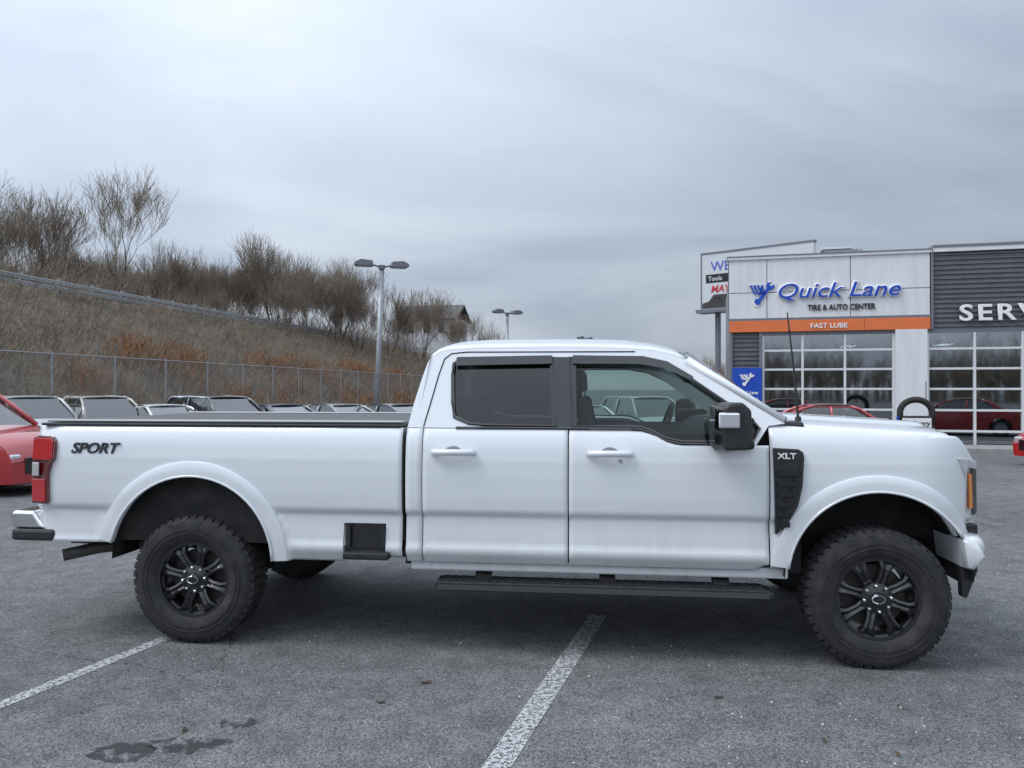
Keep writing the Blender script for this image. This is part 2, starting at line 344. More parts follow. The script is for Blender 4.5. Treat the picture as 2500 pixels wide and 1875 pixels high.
rd = random.Random(5); gp_, gd_ = MB(), MB()
for k in range(1500):
    y = 2.6 + 5.5*rd.random()**1.3; x = rd.uniform(-.75, .75)*y; r = .0025 + .0055*rd.random()**2.5; a = rd.random()*6.28; h = r*(.6+.5*rd.random())
    pts = [(x+r*(.7+.5*rd.random())*math.cos(a+t), y+r*(.7+.5*rd.random())*math.sin(a+t), .001) for t in (0, 1.5, 3.1, 4.7)]
    tgt = gp_ if rd.random() < .6 else gd_; i = len(tgt.v); tgt.v += pts + [(x+r*.2, y, h+.002)]; tgt.f += [(i,i+1,i+4), (i+1,i+2,i+4), (i+2,i+3,i+4), (i+3,i,i+4)]
tag(gp_.build('pale_grit', mat('pale grit', (.55,.54,.50), .8)), 'pale stone chips scattered on the asphalt', 'grit', kind='stuff')
tag(gd_.build('dark_grit', mat('dark grit', (.06,.055,.05), .9)), 'dark crumbs of grit and leaf scattered on the asphalt', 'grit', kind='stuff')
for k in range(7):
    x, y, a = rd.uniform(-2.6, 2.2), rd.uniform(3.3, 4.6), rd.random()*6.28; l_ = .018 + .02*rd.random()
    m = MB(); rows_ = []
    for i in range(5):
        t = i/4; w_ = l_*.38*math.sin(math.pi*(.08+.84*t)); cx_, cy_ = x+(t-.5)*l_*2*math.cos(a), y+(t-.5)*l_*2*math.sin(a)
        rows_.append([(cx_-w_*math.sin(a), cy_+w_*math.cos(a), .010+.006*t), (cx_, cy_, .004+.003*t), (cx_+w_*math.sin(a), cy_-w_*math.cos(a), .011)])
    m.grid(rows_); tag(m.build('dead_leaf', MATS.get('dead leaf') or mat('dead leaf', (.09,.06,.035), .8)), 'small curled dead leaf lying on the asphalt before the truck', 'leaf', 'dead leaves on the asphalt')

# ------------------------------------------------------------------ embankment with highway edge
K = 1.5; CX, CY = -16.7*K, 45*K; DV = Vector((.1700, .9854)); NV = Vector((.9854, -.1700)); HC = 8.0
def hill(q):
    if q <= -1.2: return HC
    t = min(1.0, (q+1.2)/20.0)
    return gz(32) + (HC-gz(32))*(1-t)**1.12 if t < 1 else gz(32)-.25
def hp(p, q):                                       # p along the crest, q to the right of it
    x = CX + DV.x*p + NV.x*q; y = CY + DV.y*p + NV.y*q
    return Vector((x, y, hill(q)))
rd = random.Random(3); rows = []
for i in range(61):
    p = -75 + i*3.6; row = []
    for q in [-160, -90, -45, -22, -12, -6, -3, -1.2, 0, 1, 2, 3.5, 5, 6.5, 8, 9.5, 11, 12.5, 14, 15.5, 17, 18, 18.8, 20.5]:
        v = hp(p, q); bumpy = 0 if q < -1.5 or q > 18.5 else .35
        v.z += (rd.random()-.5)*bumpy; row.append(v)
    rows.append(row)
M_HILL = mat('hillside soil and dead grass', (.15,.128,.102), .97, noise=(.6, (.085,.076,.066), .35, .65), bump=(3, .9, .25))
tag(MB().grid(rows).build('embankment', M_HILL, smooth=True), kind='structure')
# verge road surface on top
tag(MB().grid([[hp(p, q) + Vector((0,0,.03)) for q in (-14, -9, -4, -2.5)] for p in (-75, 0, 60, 140)]).build('highway', M_ASPH), kind='structure')

# brush: thin dead stems (nobody could count them)
def sticks(segs, n=3):
    m = MB(); V = m.v; Fc = m.f
    for a, b, r0, r1 in segs:
        d = (b-a); L = d.length
        if L < 1e-6: continue
        d = d/L; ref = Vector((0,0,1)) if abs(d.z) < .9 else Vector((1,0,0)); e = d.cross(ref).normalized(); f = d.cross(e); i = len(V)
        for p, r in ((a, r0), (b, r1)):
            for j in range(n):
                t = 2*math.pi*j/n; q = p + (e*math.cos(t)+f*math.sin(t))*r; V.append((q.x, q.y, q.z))
        for j in range(n): Fc.append((i+j, i+(j+1) % n, i+n+(j+1) % n, i+n+j))
    return m
rd = random.Random(11); segA, segB = [], []
for k in range(17500):
    p = -42 + 95*rd.random()**1.2; q = -.5 + 18.7*rd.random(); b = hp(p, q); h = .45 + 1.15*rd.random()**1.6
    lean = Vector((rd.gauss(0,.4), rd.gauss(0,.4), 1)).normalized(); r = .010 + .012*rd.random(); b.z -= .1
    mid = b + lean*h*.55; tip = mid + (lean + Vector((rd.gauss(0,.5), rd.gauss(0,.5), rd.gauss(-.15,.35)))).normalized()*h*.55
    tgt = segA if rd.random() < .5 else segB
    tgt.append((b, mid, r, r*.8)); tgt.append((mid, tip, r*.8, r*.35))
    for _ in range(2):
        t2 = mid + Vector((rd.gauss(0,.6), rd.gauss(0,.6), rd.gauss(.3,.4))).normalized()*h*.45; tgt.append((mid, t2, r*.6, r*.3))
segC = []
for k in range(60):                                   # rusty clumps low on the bank
    p0 = -36 + 60*rd.random(); q0 = 9 + 8.5*rd.random()
    for j in range(45):
        b = hp(p0 + rd.gauss(0, .55), q0 + rd.gauss(0, .5)); h = .5 + .8*rd.random(); d_ = Vector((rd.gauss(0,.35), rd.gauss(0,.35), 1)).normalized(); m_ = b + d_*h; segC.append((b, m_, .02, .012)); segC.append((m_, m_ + Vector((rd.gauss(0,.5), rd.gauss(0,.5), .3)).normalized()*.35, .016, .006))
tag(sticks(segC).build('rusty_bracken', mat('rusty bracken', (.30,.125,.045), .95, noise=(1.5, (.22,.12,.06), .35, .65))), 'rust-brown dead bracken clumps low on the embankment', 'bracken', kind='stuff')
tag(sticks(segA).build('dead_brush', M_BRUSH), 'tangle of dry brown brush covering the embankment behind the parked cars', 'brush', kind='stuff')
tag(sticks(segB).build('bare_brambles', M_BRUSH2), 'grey bare brambles mixed through the brush on the embankment', 'brambles', kind='stuff')

# ------------------------------------------------------------------ bare trees
def tree_mesh(seed, height, spread, lv=6, dens=1.0, upright=.55, stems=1):
    rd = random.Random(seed); big, tw = [], []
    def grow(p, d, L, r, lev):
        n = 3 if lev < lv-1 else 2; pts = [p]; rr = [r]; dd = d.copy()
        for k in range(n):
            dd = (dd + Vector((rd.gauss(0,.13), rd.gauss(0,.13), rd.gauss(.03,.10)))).normalized()
            pts.append(pts[-1] + dd*L/n); rr.append(r*(1-.38*(k+1)/n))
        tgt = big if lev < 3 else tw
        for k in range(n): tgt.append((pts[k], pts[k+1], rr[k], rr[k+1]))
        if lev >= lv: return
        kids = 2 + (rd.random() < .80*dens) + (rd.random() < .55*dens)
        for c in range(kids):
            t = 1.0 if c == 0 else .35 + .65*rd.random(); i = min(n-1, int(t*n)); q = pts[i].lerp(pts[i+1], min(1, t*n-i))
            ax = Vector((rd.gauss(0,1), rd.gauss(0,1), rd.gauss(0,.35))).normalized()
            sp = (.25 if c == 0 else .75)*spread
            nd = (dd*(1-sp*.5) + ax*sp + Vector((0,0,upright*.35))).normalized()
            grow(q, nd, L*(.74 + .18*rd.random()), rr[i+1]*(.80 if c == 0 else .58), lev+1)
    if stems == 1: grow(Vector((0,0,0)), Vector((rd.gauss(0,.05), rd.gauss(0,.05), 1)).normalized(), height*.24, height*.0125, 0)
    else:
        for k in range(stems):
            a = 2*math.pi*(k + rd.random()*.6)/stems; t = .12 + .34*rd.random()
            grow(Vector((.35*math.cos(a), .35*math.sin(a), 0)), Vector((math.cos(a)*t, math.sin(a)*t, 1)).normalized(), height*(.24 + .10*rd.random()), height*.0085, 1)
    top = max(s[1].z for s in big+tw); k = height/top
    fx = lambda S: [(a*k, b*k, max(r0*k, .012), max(r1*k, .010)) for a, b, r0, r1 in S]
    return sticks(fx(big), 5), sticks(fx(tw), 3)
protos = []
for sd, hgt, sprd, lv, dn, upr, stm in ((2,14,.56,7,.62,.75,1), (5,13,.60,7,.62,.60,3), (9,12,.52,7,.60,.75,5), (14,11,.62,7,.55,.60,5), (21,10,.46,6,.95,.85,4)):
    b_, t_ = tree_mesh(sd, hgt, sprd, lv, dn, upr, stm); protos.append((b_.mesh('trunk', M_BARK), t_.mesh('crown', M_TWIG)))
def tree(X, d, top_y, proto, rot, label, base=None, grp=None):
    x = (X-1250)/F_PX*d; q = (x-CX)*NV.x + (d-CY)*NV.y; z0 = hill(q) - .2 if base is None else base
    ztop = CAM_H + (HOR-top_y)/F_PX*d; e = empty('bare_tree', (x, d, z0), rot)
    hgt = (14,13,12,11,10)[proto]; k = (ztop-z0)/hgt
    e.scale = (k, k, k)
    for nm, me in zip(('trunk', 'crown'), protos[proto]): link(bpy.data.objects.new(nm, me), e)
    tag(e, label, 'tree', 'bare trees on and behind the embankment' if grp is None else grp); return e
T = [(-30, 62, 395, 1, .3, 'bare tree cut off by the left edge of the picture, dense dark branches'),
     (70, 66, 430, 2, 1.2, 'dense bare tree just right of the left picture edge, tall as its neighbour'),
     (290, 64, 392, 0, 2.0, 'tallest bare tree standing clear of the others with open fan of upright branches'),
     (175, 74, 560, 3, .8, 'low bushy bare tree in front of the tallest tree on its left side'),
     (400, 76, 585, 4, 2.6, 'bushy bare tree right under the right side of the tallest tree'),
     (480, 82, 600, 3, 4.1, 'round bare tree in the thicket between the tallest tree and the next high one'),
     (580, 80, 612, 2, 5.2, 'bare tree left of the second-highest pointed tree in the thicket'),
     (668, 78, 556, 4, .5, 'second-highest bare tree with a narrow pointed crown above the thicket'),
     (745, 84, 622, 1, 3.0, 'broad bare tree right of the narrow pointed tree above the guardrail'),
     (815, 86, 632, 3, 1.7, 'bare tree left of the tall grey lamp post, level with its lamp'),
     (950, 100, 690, 4, 2.2, 'small bare tree directly right of the tall grey lamp post'),
     (1030, 112, 688, 2, .9, 'rounded bare tree rising behind the white house'),
     (1110, 118, 735, 3, 3.6, 'low bare tree right of the white house'),
     (1190, 125, 775, 1, 5.5, 'thin bare tree beside the shorter lamp post above the truck cab'),
     (20, 60, 640, 3, 2.9, 'low dark bare tree at the left edge below the tall ones'),
     (330, 70, 655, 2, 3.3, 'low bare tree standing at the foot of the tallest tree'),
     (520, 72, 690, 1, .2, 'short bare tree right behind the guardrail in the thicket middle'),
     (700, 76, 668, 3, 5.0, 'short bare tree below the narrow pointed tree'),
     (860, 92, 700, 1, 4.4, 'short spreading bare tree behind the tall grey lamp post'),
     (985, 105, 745, 3, 1.1, 'low spreading bare tree left of the white house')]
for X, d, ty, pr, ro, lb in T: tree(X, d, ty, pr, ro, lb)
rdt = random.Random(77)
for k in range(30):
    X = -20 + 920*(k+.5)/30 + rdt.uniform(-18, 18); d = rdt.uniform(74, 98) + X*.012
    tree(X, d, rdt.uniform(588, 655) + max(0, X-620)*.12, (1,2,3,4,3,2)[k % 6], rdt.uniform(0, 6.28), 'bare grey tree in the dense thicket behind the guardrail', None, 'thicket trees behind the guardrail')
tree(1745, 95, 862, 4, 1.0, 'small distant bare tree left of the service building below the billboard', base=-.3)
tree(1700, 110, 885, 3, 2.0, 'smallest distant bare tree beside the truck windshield', base=-.3)
# undergrowth between the trunks
rd = random.Random(31); seg = []
for k in range(1500):
    p = -45 + 125*rd.random(); q = -3.5 - 26*rd.random(); b = hp(p, q); h = 1.6 + 3.2*rd.random()
    for j in range(7):
        d = Vector((rd.gauss(0,.45), rd.gauss(0,.45), 1)).normalized(); m1 = b + d*h*(.4+.3*rd.random()); t1 = m1 + (d+Vector((rd.gauss(0,.5), rd.gauss(0,.5), .2))).normalized()*h*.4
        seg.append((b, m1, .022, .016)); seg.append((m1, t1, .016, .008)); t2 = m1 + Vector((rd.gauss(0,.6), rd.gauss(0,.6), .5)).normalized()*h*.3; seg.append((m1, t2, .014, .008))
tag(sticks(seg).build('undergrowth', M_TWIG), 'grey leafless thicket filling the gaps between the tree trunks', 'thicket', kind='stuff')

rd = random.Random(91); seg = []
for k in range(900):
    b = Vector((rd.uniform(-95, 120), rd.uniform(-78, -52), 0)); h = rd.uniform(4, 9)
    st = Vector((rd.gauss(0,.06), rd.gauss(0,.06), 1)).normalized(); m1 = b + st*h*.5; seg.append((b, m1, .16, .09))
    for j in range(16):
        s0 = b.lerp(m1, .3+.7*rd.random()); d = (st + Vector((rd.gauss(0,.45), rd.gauss(0,.45), .4))).normalized(); e1 = s0 + d*h*(.25+.25*rd.random()); seg.append((s0, e1, .05, .02))
        seg.append((e1, e1 + (d+Vector((rd.gauss(0,.5), rd.gauss(0,.5), 0))).normalized()*h*.15, .03, .012))
tag(sticks(seg).build('roadside_wood', M_TWIG), 'bare wood across the road, seen only mirrored in the glass and paint', 'wood', kind='stuff')
# guardrail
gr = empty('guardrail', hp(-20, -.4)); tag(gr, 'galvanised twin-beam guardrail along the top of the embankment', 'guardrail')
o0 = Vector(gr.location); P0, P1 = -40, 62
for zz in (.78, .42):
    m = MB()
    for dz in (-.09, 0, .09): m.tube([hp(P0, -.32) - o0 + Vector((0,0,zz+dz)), hp(P1, -.32) - o0 + Vector((0,0,zz+dz))], .055, 6)
    m.build('rail', M_GALV, gr)
gp = MB().box(-.07, .07, -.09, .09, 0, 1.0).mesh('post', M_GALV)
p = P0
while p < P1:
    o = bpy.data.objects.new('post', gp); link(o, gr); o.location = hp(p, -.55) - o0; o.rotation_euler = (0, 0, -R(9.8)); p += 3.0
# chain-link fence
fe = empty('chain_link_fence', hp(-30, 16)); tag(fe, 'tall galvanised chain-link fence along the foot of the embankment', 'fence')
f0 = Vector(fe.location); FQ = 16.0; FHT = 2.3; step = 3.2
M_WIRE = mat('fence wire', (.16,.165,.17), .5, .7)
pm = MB().tube([(0,0,-.1), (0,0,FHT+.1)], .035, 8).mesh('post', M_GALV); tm = MB().tube([(0,0,0), (0,step,0)], .022, 6).mesh('top_rail', M_GALV)
segs = []; nd = int((step+FHT)/.115)
for k in range(nd):
    c = -FHT + k*.115
    for sgn in (1, -1):
        a = max(0, c); b = min(step, c+FHT)
        if b <= a: continue
        za, zb = (a-c, b-c) if sgn == 1 else (FHT-(a-c), FHT-(b-c)); segs.append((Vector((0,a,za)), Vector((0,b,zb)), .0045, .0045))
wm = sticks(segs).mesh('mesh_panel', M_WIRE)
p = -58
while p < 24:
    for nm, me, dz in (('post', pm, 0), ('top_rail', tm, FHT), ('mesh_panel', wm, .03)):
        o = bpy.data.objects.new(nm, me); link(o, fe); o.location = hp(p, FQ) - f0 + Vector((0,0,dz)); o.rotation_euler = (0, 0, -R(9.8))
    p += step

# ------------------------------------------------------------------ lamp posts
def lamp(loc, top, rz, label, lean=0.0):
    e = empty('lamp_post', loc, rz); tag(e, label, 'lamp post', 'parking lot lamp posts'); h = top - loc[2]
    MB().lathe([(0,0), (.28,0), (.28,.7), (.25,.75), (0,.75)], 20, axis='z').build('concrete_base', M_CONC, e)
    MB().tube([(0,0,.7), (lean*.5,0,h*.5), (lean,0,h)], [.105,.095,.085], 14).build('pole', M_GALV, e, smooth=True)
    MB().lathe([(0,h-.02), (.12,h-.02), (.13,h+.12), (0,h+.14)], 14, c=(lean,0,0), axis='z').build('collar', M_FLASH, e)
    for sgn in (-1, 1):
        MB().tube([(lean,0,h+.05), (lean+sgn*.22,0,h+.10), (lean+sgn*.36,0,h+.14)], .035, 8).build('arm', M_FLASH, e)
        m = MB(); pr = [(.32,.06), (.36,.26), (.78,.30), (.98,.20), (.98,.10), (.9,.06)]
        m.prism([(sgn*a, b) for a, b in pr], lambda a, b, t: (lean+a, t, h+b), -.2, .2)
        hd = m.build('lamp_head', M_FLASH, e, bevel=.02)
        MB().box(min(sgn*.45,sgn*.85)+lean, max(sgn*.45,sgn*.85)+lean, -.15, .15, h+.045, h+.062).build('lens', mat('lamp lens', (.5,.5,.48), .3) if 'lamp lens' not in MATS else MATS['lamp lens'], hd)
    return e
a = at(917, 950, 28); lamp((a.x, 28, gz(28)), at(935, 655, 28).z, .35, 'tall grey twin-head lamp post nearest the truck, in front of the trees', .22)
a = at(1237, 950, 45); lamp((a.x, 45, gz(45)), at(1237, 768, 45).z, .6, 'shorter-looking lamp post rising above the truck cab roof', .05)
a = at(1428, 950, 66); lamp((a.x, 66, gz(66)), at(1428, 830, 66).z, .9, 'farthest lamp post, only its head showing over the cab roof', 0)

# ------------------------------------------------------------------ white house above the trees
hz = empty('house', (at(1045, 900, 145).x, 145, HC+3.2), R(-12)); hz.scale = (1.5, 1.5, 1.5); tag(hz, 'small white clapboard house among the trees at the top of the hill', 'house')
M_SIDING = mat('white clapboard', (.55,.56,.57), .7, noise=(2, (.5,.51,.52), .4, .6)); M_ROOF = mat('roof shingle', (.09,.09,.095), .9, noise=(3, (.13,.13,.135), .4, .6)); M_DKGL = mat('dark pane', (.02,.025,.03), .1)
m = MB().box(-3.4, 3.4, 0, 6, -2.3, 2.6)
m.build('wall', M_SIDING, hz)
for k in range(10): MB().box(-3.42, 3.42, -.03, 0, -.4+k*.3, -.4+k*.3+.26).build('clapboard', M_SIDING, hz)
MB().prism([(-.6,2.5), (3,4.5), (6.6,2.5), (6.6,2.35), (3,4.3), (-.6,2.35)], lambda a, b, t: (t, a, b), -3.9, 3.9).build('roof', M_ROOF, hz)
for x in (-2.2, -.2, 1.8):
    wf = MB().box(x-.5, x+.5, -.08, -.03, .6, 2.0).build('window', M_MULL, hz); MB().box(x-.4, x+.4, -.10, -.081, .7, 1.9).build('pane', M_DKGL, wf)

# ------------------------------------------------------------------ service building
BX, BY = 7.52, 26.6; EB = Vector((.9668, -.2553)); GB = gz(26)
bd = empty('service_building', (BX, BY, GB), math.atan2(EB.y, EB.x)); tag(bd, 'grey and white tire service building with blue lettering and an orange fascia', 'building')
def tX(X):
    a = (X-1250)/F_PX; return (a*BY-BX)/(EB.x - a*EB.y)
def zY(X, y): return CAM_H + (HOR-y)/F_PX*(BY + EB.y*tX(X)) - GB
ZT = zY(2000, 618); ZC = zY(2000, 627); ZWB = zY(2000, 774); ZB = zY(2000, 808); ZO = zY(2000, 780)
T1 = tX(2271); TE = 17.0; DEP = 13.0; TC0, TC1 = tX(2186), tX(2264)
for k in range(6): MB().box(-1+k*3.05, -1+k*3.05+3.04, -1.9, -.08, -.1, .14).build('sidewalk_slab', M_CONC, bd, bevel=.01)
# core walls (behind the cladding)
MB().box(.05, TE, .25, DEP, ZB-.1, ZT-.15).build('wall_core', M_FLASH, bd)
MB().box(.05, .35, .25, DEP, -.2, ZB-.1).build('end_wall', M_CORR, bd)
MB().box(.35, TE, 7.5, 7.7, -.2, ZB-.1).build('back_wall', mat('inside wall', (.20,.19,.18), .9), bd)
MB().box(.35, TE, .25, 7.5, -.2, .02).build('floor_slab', M_CONC, bd)
# white panels: three columns, two rows
ts = [0.0, tX(1873), tX(2077), T1]; zr = [ZWB, zY(2000, 710), ZC]
for i in range(3):
    for j in range(2): MB().box(ts[i]+(.012 if i else 0), ts[i+1]-(.012 if i < 2 else 0), .0, .2, zr[j]+(.012 if j else 0), zr[j+1]-(.012 if j == 0 else 0)).build('wall_panel', M_PANEL, bd, bevel=.006)
MB().box(-.03, T1+.03, .10, .24, ZWB, ZC).build('joint_backing', M_FLASH, bd)
MB().box(-.06, T1+.05, -.06, .5, ZC, ZC+.09).build('coping', M_PANEL, bd); MB().box(-.08, T1+.07, -.08, .5, ZC+.09, ZT).build('coping_cap', M_FLASH, bd)
MB().box(-.04, T1+.02, -.03, .2, ZO, ZWB).build('flashing', M_FLASH, bd)
# orange fascia panels
oz = [0.0, tX(1925), tX(2110), T1]
for i in range(3): MB().box(oz[i]+(.006 if i else 0), oz[i+1]-(.006 if i < 2 else 0), -.05, .2, ZB, ZO).build('fascia_panel', M_ORANGE, bd, bevel=.004)
# corrugated cladding
def corr(t0, t1, z0, z1, name, y=.0):
    per = .155; prof = [(0,.05), (.045,.05), (.07,.0), (.12,.0)]; pts = []; z = z0
    while z < z1:
        for a, b in prof:
            if z+a < z1: pts.append((y+b, z+a))
        z += per
    return MB().grid([[(t, q[0], q[1]) for q in pts] for t in (t0, t1)]).build(name, M_CORR, bd)
corr(T1+.10, TE, ZB, ZT-.12, 'corrugated_cladding', .05)
MB().box(T1+.03, T1+.10, -.02, .2, ZB, ZT-.10).build('corner_trim', M_FLASH, bd)
MB().box(T1+.08, TE, -.04, .5, ZT-.12, ZT+.02).build('coping', M_PANEL, bd); MB().box(T1+.08, TE, -.06, .5, ZT+.02, ZT+.10).build('coping_cap', M_FLASH, bd)
TG0 = tX(1864)
corr(.10, TG0-.14, -.1, ZB-.02, 'corrugated_cladding', .05)
MB().box(0, .10, -.01, .25, -.2, ZB).build('corner_trim', M_FLASH, bd); MB().box(TG0-.14, TG0-.04, -.01, .25, -.2, ZB).build('corner_trim', M_FLASH, bd)
MB().box(TC0, TC1, -.06, .4, -.2, ZB-.003).build('column', M_PANEL, bd, bevel=.01)
MB().box(TG0-.04, TC0, .08, .3, ZB-.12, ZB-.002).build('lintel', M_FLASH, bd); MB().box(TC1, TE, .08, .3, ZB-.12, ZB-.002).build('lintel', M_FLASH, bd)
# glazing
rowz = [0.0] + [zY(2000, y) for y in (1051, 1002, 952, 904, 857)] + [ZB-.12]
def glaze(tl):
    for t in tl: MB().box(t-.035, t+.035, .06, .20, .0, ZB-.12).build('mullion', M_MULL, bd)
    for z in rowz[:-1]:
        for a, b in zip(tl[:-1], tl[1:]): MB().box(a+.035, b-.035, .07, .19, z, z+.07).build('transom', M_MULL, bd)
    for a, b in zip(tl[:-1], tl[1:]):
        for z0, z1 in zip(rowz[:-1], rowz[1:]): MB().box(a+.035, b-.035, .12, .135, z0+.07, z1).build('pane', M_BGL, bd)
glaze([TG0, tX(1960), tX(2064), TC0-.04]); r0 = TC1+.04; rs = 1.36; glaze([r0 + k*rs for k in range(int((TE-r0)/rs)+1)])
M_TUBE = mat('ceiling tube', (.9,.9,.9), .5, emit=((1,.97,.9), 3.0))
for k, (tt, yy) in enumerate(((4.2, 3.2), (7.4, 3.0), (10.6, 3.2), (4.6, 5.6), (8.2, 5.6))):
    for j in range(3): MB().box(tt+j*.16, tt+j*.16+.05, yy, yy+1.2, ZB-.35, ZB-.32).build('ceiling_light', M_TUBE, bd)
for k, (tt, wd_, hh, c_) in enumerate(((2.5, 1.2, 1.3, (.06,.06,.07)), (4.3, .9, 1.6, (.12,.10,.09)), (7.6, 1.6, 1.2, (.05,.06,.08)), (9.8, 1.1, 1.7, (.10,.09,.08)), (12.0, 1.4, 1.3, (.06,.06,.06)))):
    MB().box(tt, tt+wd_, 5.6, 6.4, .02, hh).build('counter', mat('inside furniture %d' % k, c_, .6), bd, bevel=.02)
# sign lettering
ql = empty('lettering_group', (0,0,0)); bpy.data.objects.remove(ql)
lx = tX(1893); zq = zY(2000, 726)
text_obj('lettering_outline', 'Quick Lane', .70, M_WTXT, bd, (lx, -.035, zq), depth=.004, shear=.28, bev=.034, sx=1.19)
text_obj('lettering', 'Quick Lane', .70, M_BLUE, bd, (lx, -.075, zq), depth=.022, shear=.28, bev=.006, sx=1.19)
text_obj('lettering', 'TIRE & AUTO CENTER', .265, M_BLK, bd, (tX(1972), -.03, zY(2000, 757)), depth=.012, bev=.004, sx=.80)
text_obj('lettering', 'SERVICE', .72, M_WTXT, bd, (tX(2341), -.035, zY(2420, 781)), depth=.03, bev=.014, sx=1.25, spc=1.22)
text_obj('lettering', 'FAST LUBE', .22, M_WTXT, bd, (tX(1978), -.065, zY(2000, 801)), depth=.008, bev=.004, sx=1.12)
def winged(parent, ox, oz, k, mats, y):
    """winged wrench: three slanted feathers and a wrench rising to an open jaw"""
    fn = lambda a, b, t: (ox + a*k, y + t, oz + b*k); m = MB(); e = MB()
    feathers = [[(-.95+.26*i,.62), (-.78+.26*i,.62), (-.42+.22*i,-.10), (-.56+.22*i,-.10)] for i in range(3)]
    wrench = [(-.60,-.62), (-.42,-.86), (-.18,-.82), (-.10,-.58), (.50,.26), (.74,.28), (.86,.46), (.80,.66), (.62,.50), (.48,.60), (.58,.80), (.34,.78), (.24,.58), (.30,.40), (-.30,-.40), (-.52,-.42)]
    body = [(-.30,-.10), (.28,-.10), (.12,.20), (.02,.62), (-.10,.62)]
    for pl in feathers + [wrench, body]:
        m.prism(pl, fn, -.022, 0)
        c = (sum(a for a, b in pl)/len(pl), sum(b for a, b in pl)/len(pl))
        e.prism([(c[0]+(a-c[0])*1.12+.03*(1 if a > c[0] else -1), c[1]+(b-c[1])*1.12+.03*(1 if b > c[1] else -1)) for a, b in pl], fn, .003, .02)
    e.build('emblem_outline', mats[1], parent); m.build('emblem', mats[0], parent)
winged(bd, tX(1862), zY(2000, 712), .46, (M_BLUE, M_WTXT), -.03)
# wall sign beside the glazing
sg0, sg1 = tX(1788), tX(1860); sgc = (sg0+sg1)/2
ws = MB().box(sg0, sg1, -.07, .0, zY(1825, 985), zY(1825, 898)).build('wall_sign', M_BLUE, bd, bevel=.01)
winged(ws, sgc, zY(1825, 926), .27, (M_WTXT, M_BLUE), -.075)
text_obj('lettering', 'Quick Lane', .15, M_WTXT, ws, (sgc, -.08, zY(1825, 962)), depth=.006, shear=.25, bold=.004, align='CENTER')
text_obj('lettering', 'TIRE & AUTO CENTER', .075, M_WTXT, ws, (sgc, -.08, zY(1825, 975)), depth=.005, align='CENTER')
# rooftop unit
ac = empty('rooftop_unit', (BX+EB.x*tX(2078)+.6, BY+EB.y*tX(2078)+2.2, ZT+GB-.6), math.atan2(EB.y, EB.x)); tag(ac, 'pale metal air handling unit on the service building roof', 'rooftop unit')
MB().box(-.62, .62, -.5, .5, 0, 1.02).build('cabinet', M_GALV, ac, bevel=.03); MB().box(-.70, .30, -.55, .55, 1.02, 1.09).build('lid', M_PANEL, ac); MB().prism([(.55,.5), (.95,.55), (.95,.85), (.55,1.0)], lambda a, b, t: (a, t, b), -.4, .4).build('hood', M_GALV, ac)

# ------------------------------------------------------------------ billboard behind the building
p1 = Vector((14.82, 60)); p2 = Vector((19.33, 56.2)); bdv = (p2-p1).normalized(); bl = 8.6
bb = empty('billboard', (p1.x, p1.y, gz(60)), math.atan2(bdv.y, bdv.x)); tag(bb, 'white advertising billboard on posts half hidden behind the service building', 'billboard')
zt, zb_ = CAM_H+11.2*.935-gz(60), CAM_H+6.1-gz(60)
M_BBW = mat('billboard vinyl', (.62,.64,.67), .5); M_BBL = mat('billboard blue', (.10,.13,.50), .5); M_BBR = mat('billboard red', (.55,.05,.06), .5)
MB().box(0, bl, 0, .35, zb_, zt).build('face', M_BBW, bb)
MB().box(-.08, bl+.08, -.05, .40, zt, zt+.12).build('frame', M_FLASH, bb); MB().box(-.08, bl+.08, -.9, .40, zb_-.25, zb_).build('catwalk', M_FLASH, bb); MB().box(-.08, 0, -.05, .4, zb_, zt).build('frame', M_FLASH, bb)
for xx in (1.2, 4.3, 7.4): MB().tube([(xx,.3,-.2), (xx,.3,zb_)], .22, 12).build('post', M_FLASH, bb)
text_obj('lettering', 'WE CARE', 1.05, M_BBL, bb, (.75, -.012, zt-1.35), depth=.01, bold=.01)
MB().box(.35, 2.2, -.02, 0, zt-2.25, zt-1.6).build('caption_box', M_BLK, bb)
text_obj('lettering', 'Tools', .5, M_WTXT, bb, (.55, -.035, zt-2.1), depth=.008)
text_obj('lettering', 'MAY', .75, M_BBR, bb, (.75, -.012, zt-3.0), depth=.01, shear=.2, bold=.02)
text_obj('lettering', 'Ma', .6, M_BLK, bb, (1.05, -.012, zt-3.75), depth=.01)
MB().prism([(.05,.15), (.05,.55), (.6,.7), (1.0,1.2), (2.6,1.2), (3.2,.75), (4.2,.65), (4.4,.15)], lambda a, b, t: (a, t, zb_+b), -.02, 0).build('printed_car', mat('printed car', (.05,.045,.045), .5), bb)

# ------------------------------------------------------------------ generic parked cars
def arch_low(base, arches):
    def f(s):
        z = base
        for sc, zc_, rad in arches:
            if abs(s-sc) < rad: z = max(z, zc_ + math.sqrt(rad*rad-(s-sc)**2))
        return z
    return f
def cols(s0, s1, arches, stp=.08):
    S = set(); n = max(2, int((s1-s0)/stp))
    for k in range(n+1): S.add(round(s0+(s1-s0)*k/n, 4))
    for sc, zc_, rad in arches:
        for k in range(25):
            v = sc + rad*math.cos(math.pi*k/24)
            if s0 < v < s1: S.add(round(v, 4))
        for e in (sc-rad-.0005, sc+rad+.0005):
            if s0 < e < s1: S.add(round(e, 4))
    return sorted(S)
def side_sheet(S, Z, zlow, zhigh, yf, flip=None):
    """sheet of a body side; flip = total width mirrors it to the far side"""
    rows = []
    for s in S:
        lo, hi = zlow(s), zhigh(s); r = []
        for z in Z:
            zz = min(max(z, lo), hi); y = yf(s, zz); r.append((s, y if flip is None else flip-y, zz))
        rows.append(r)
    return MB().grid(rows)
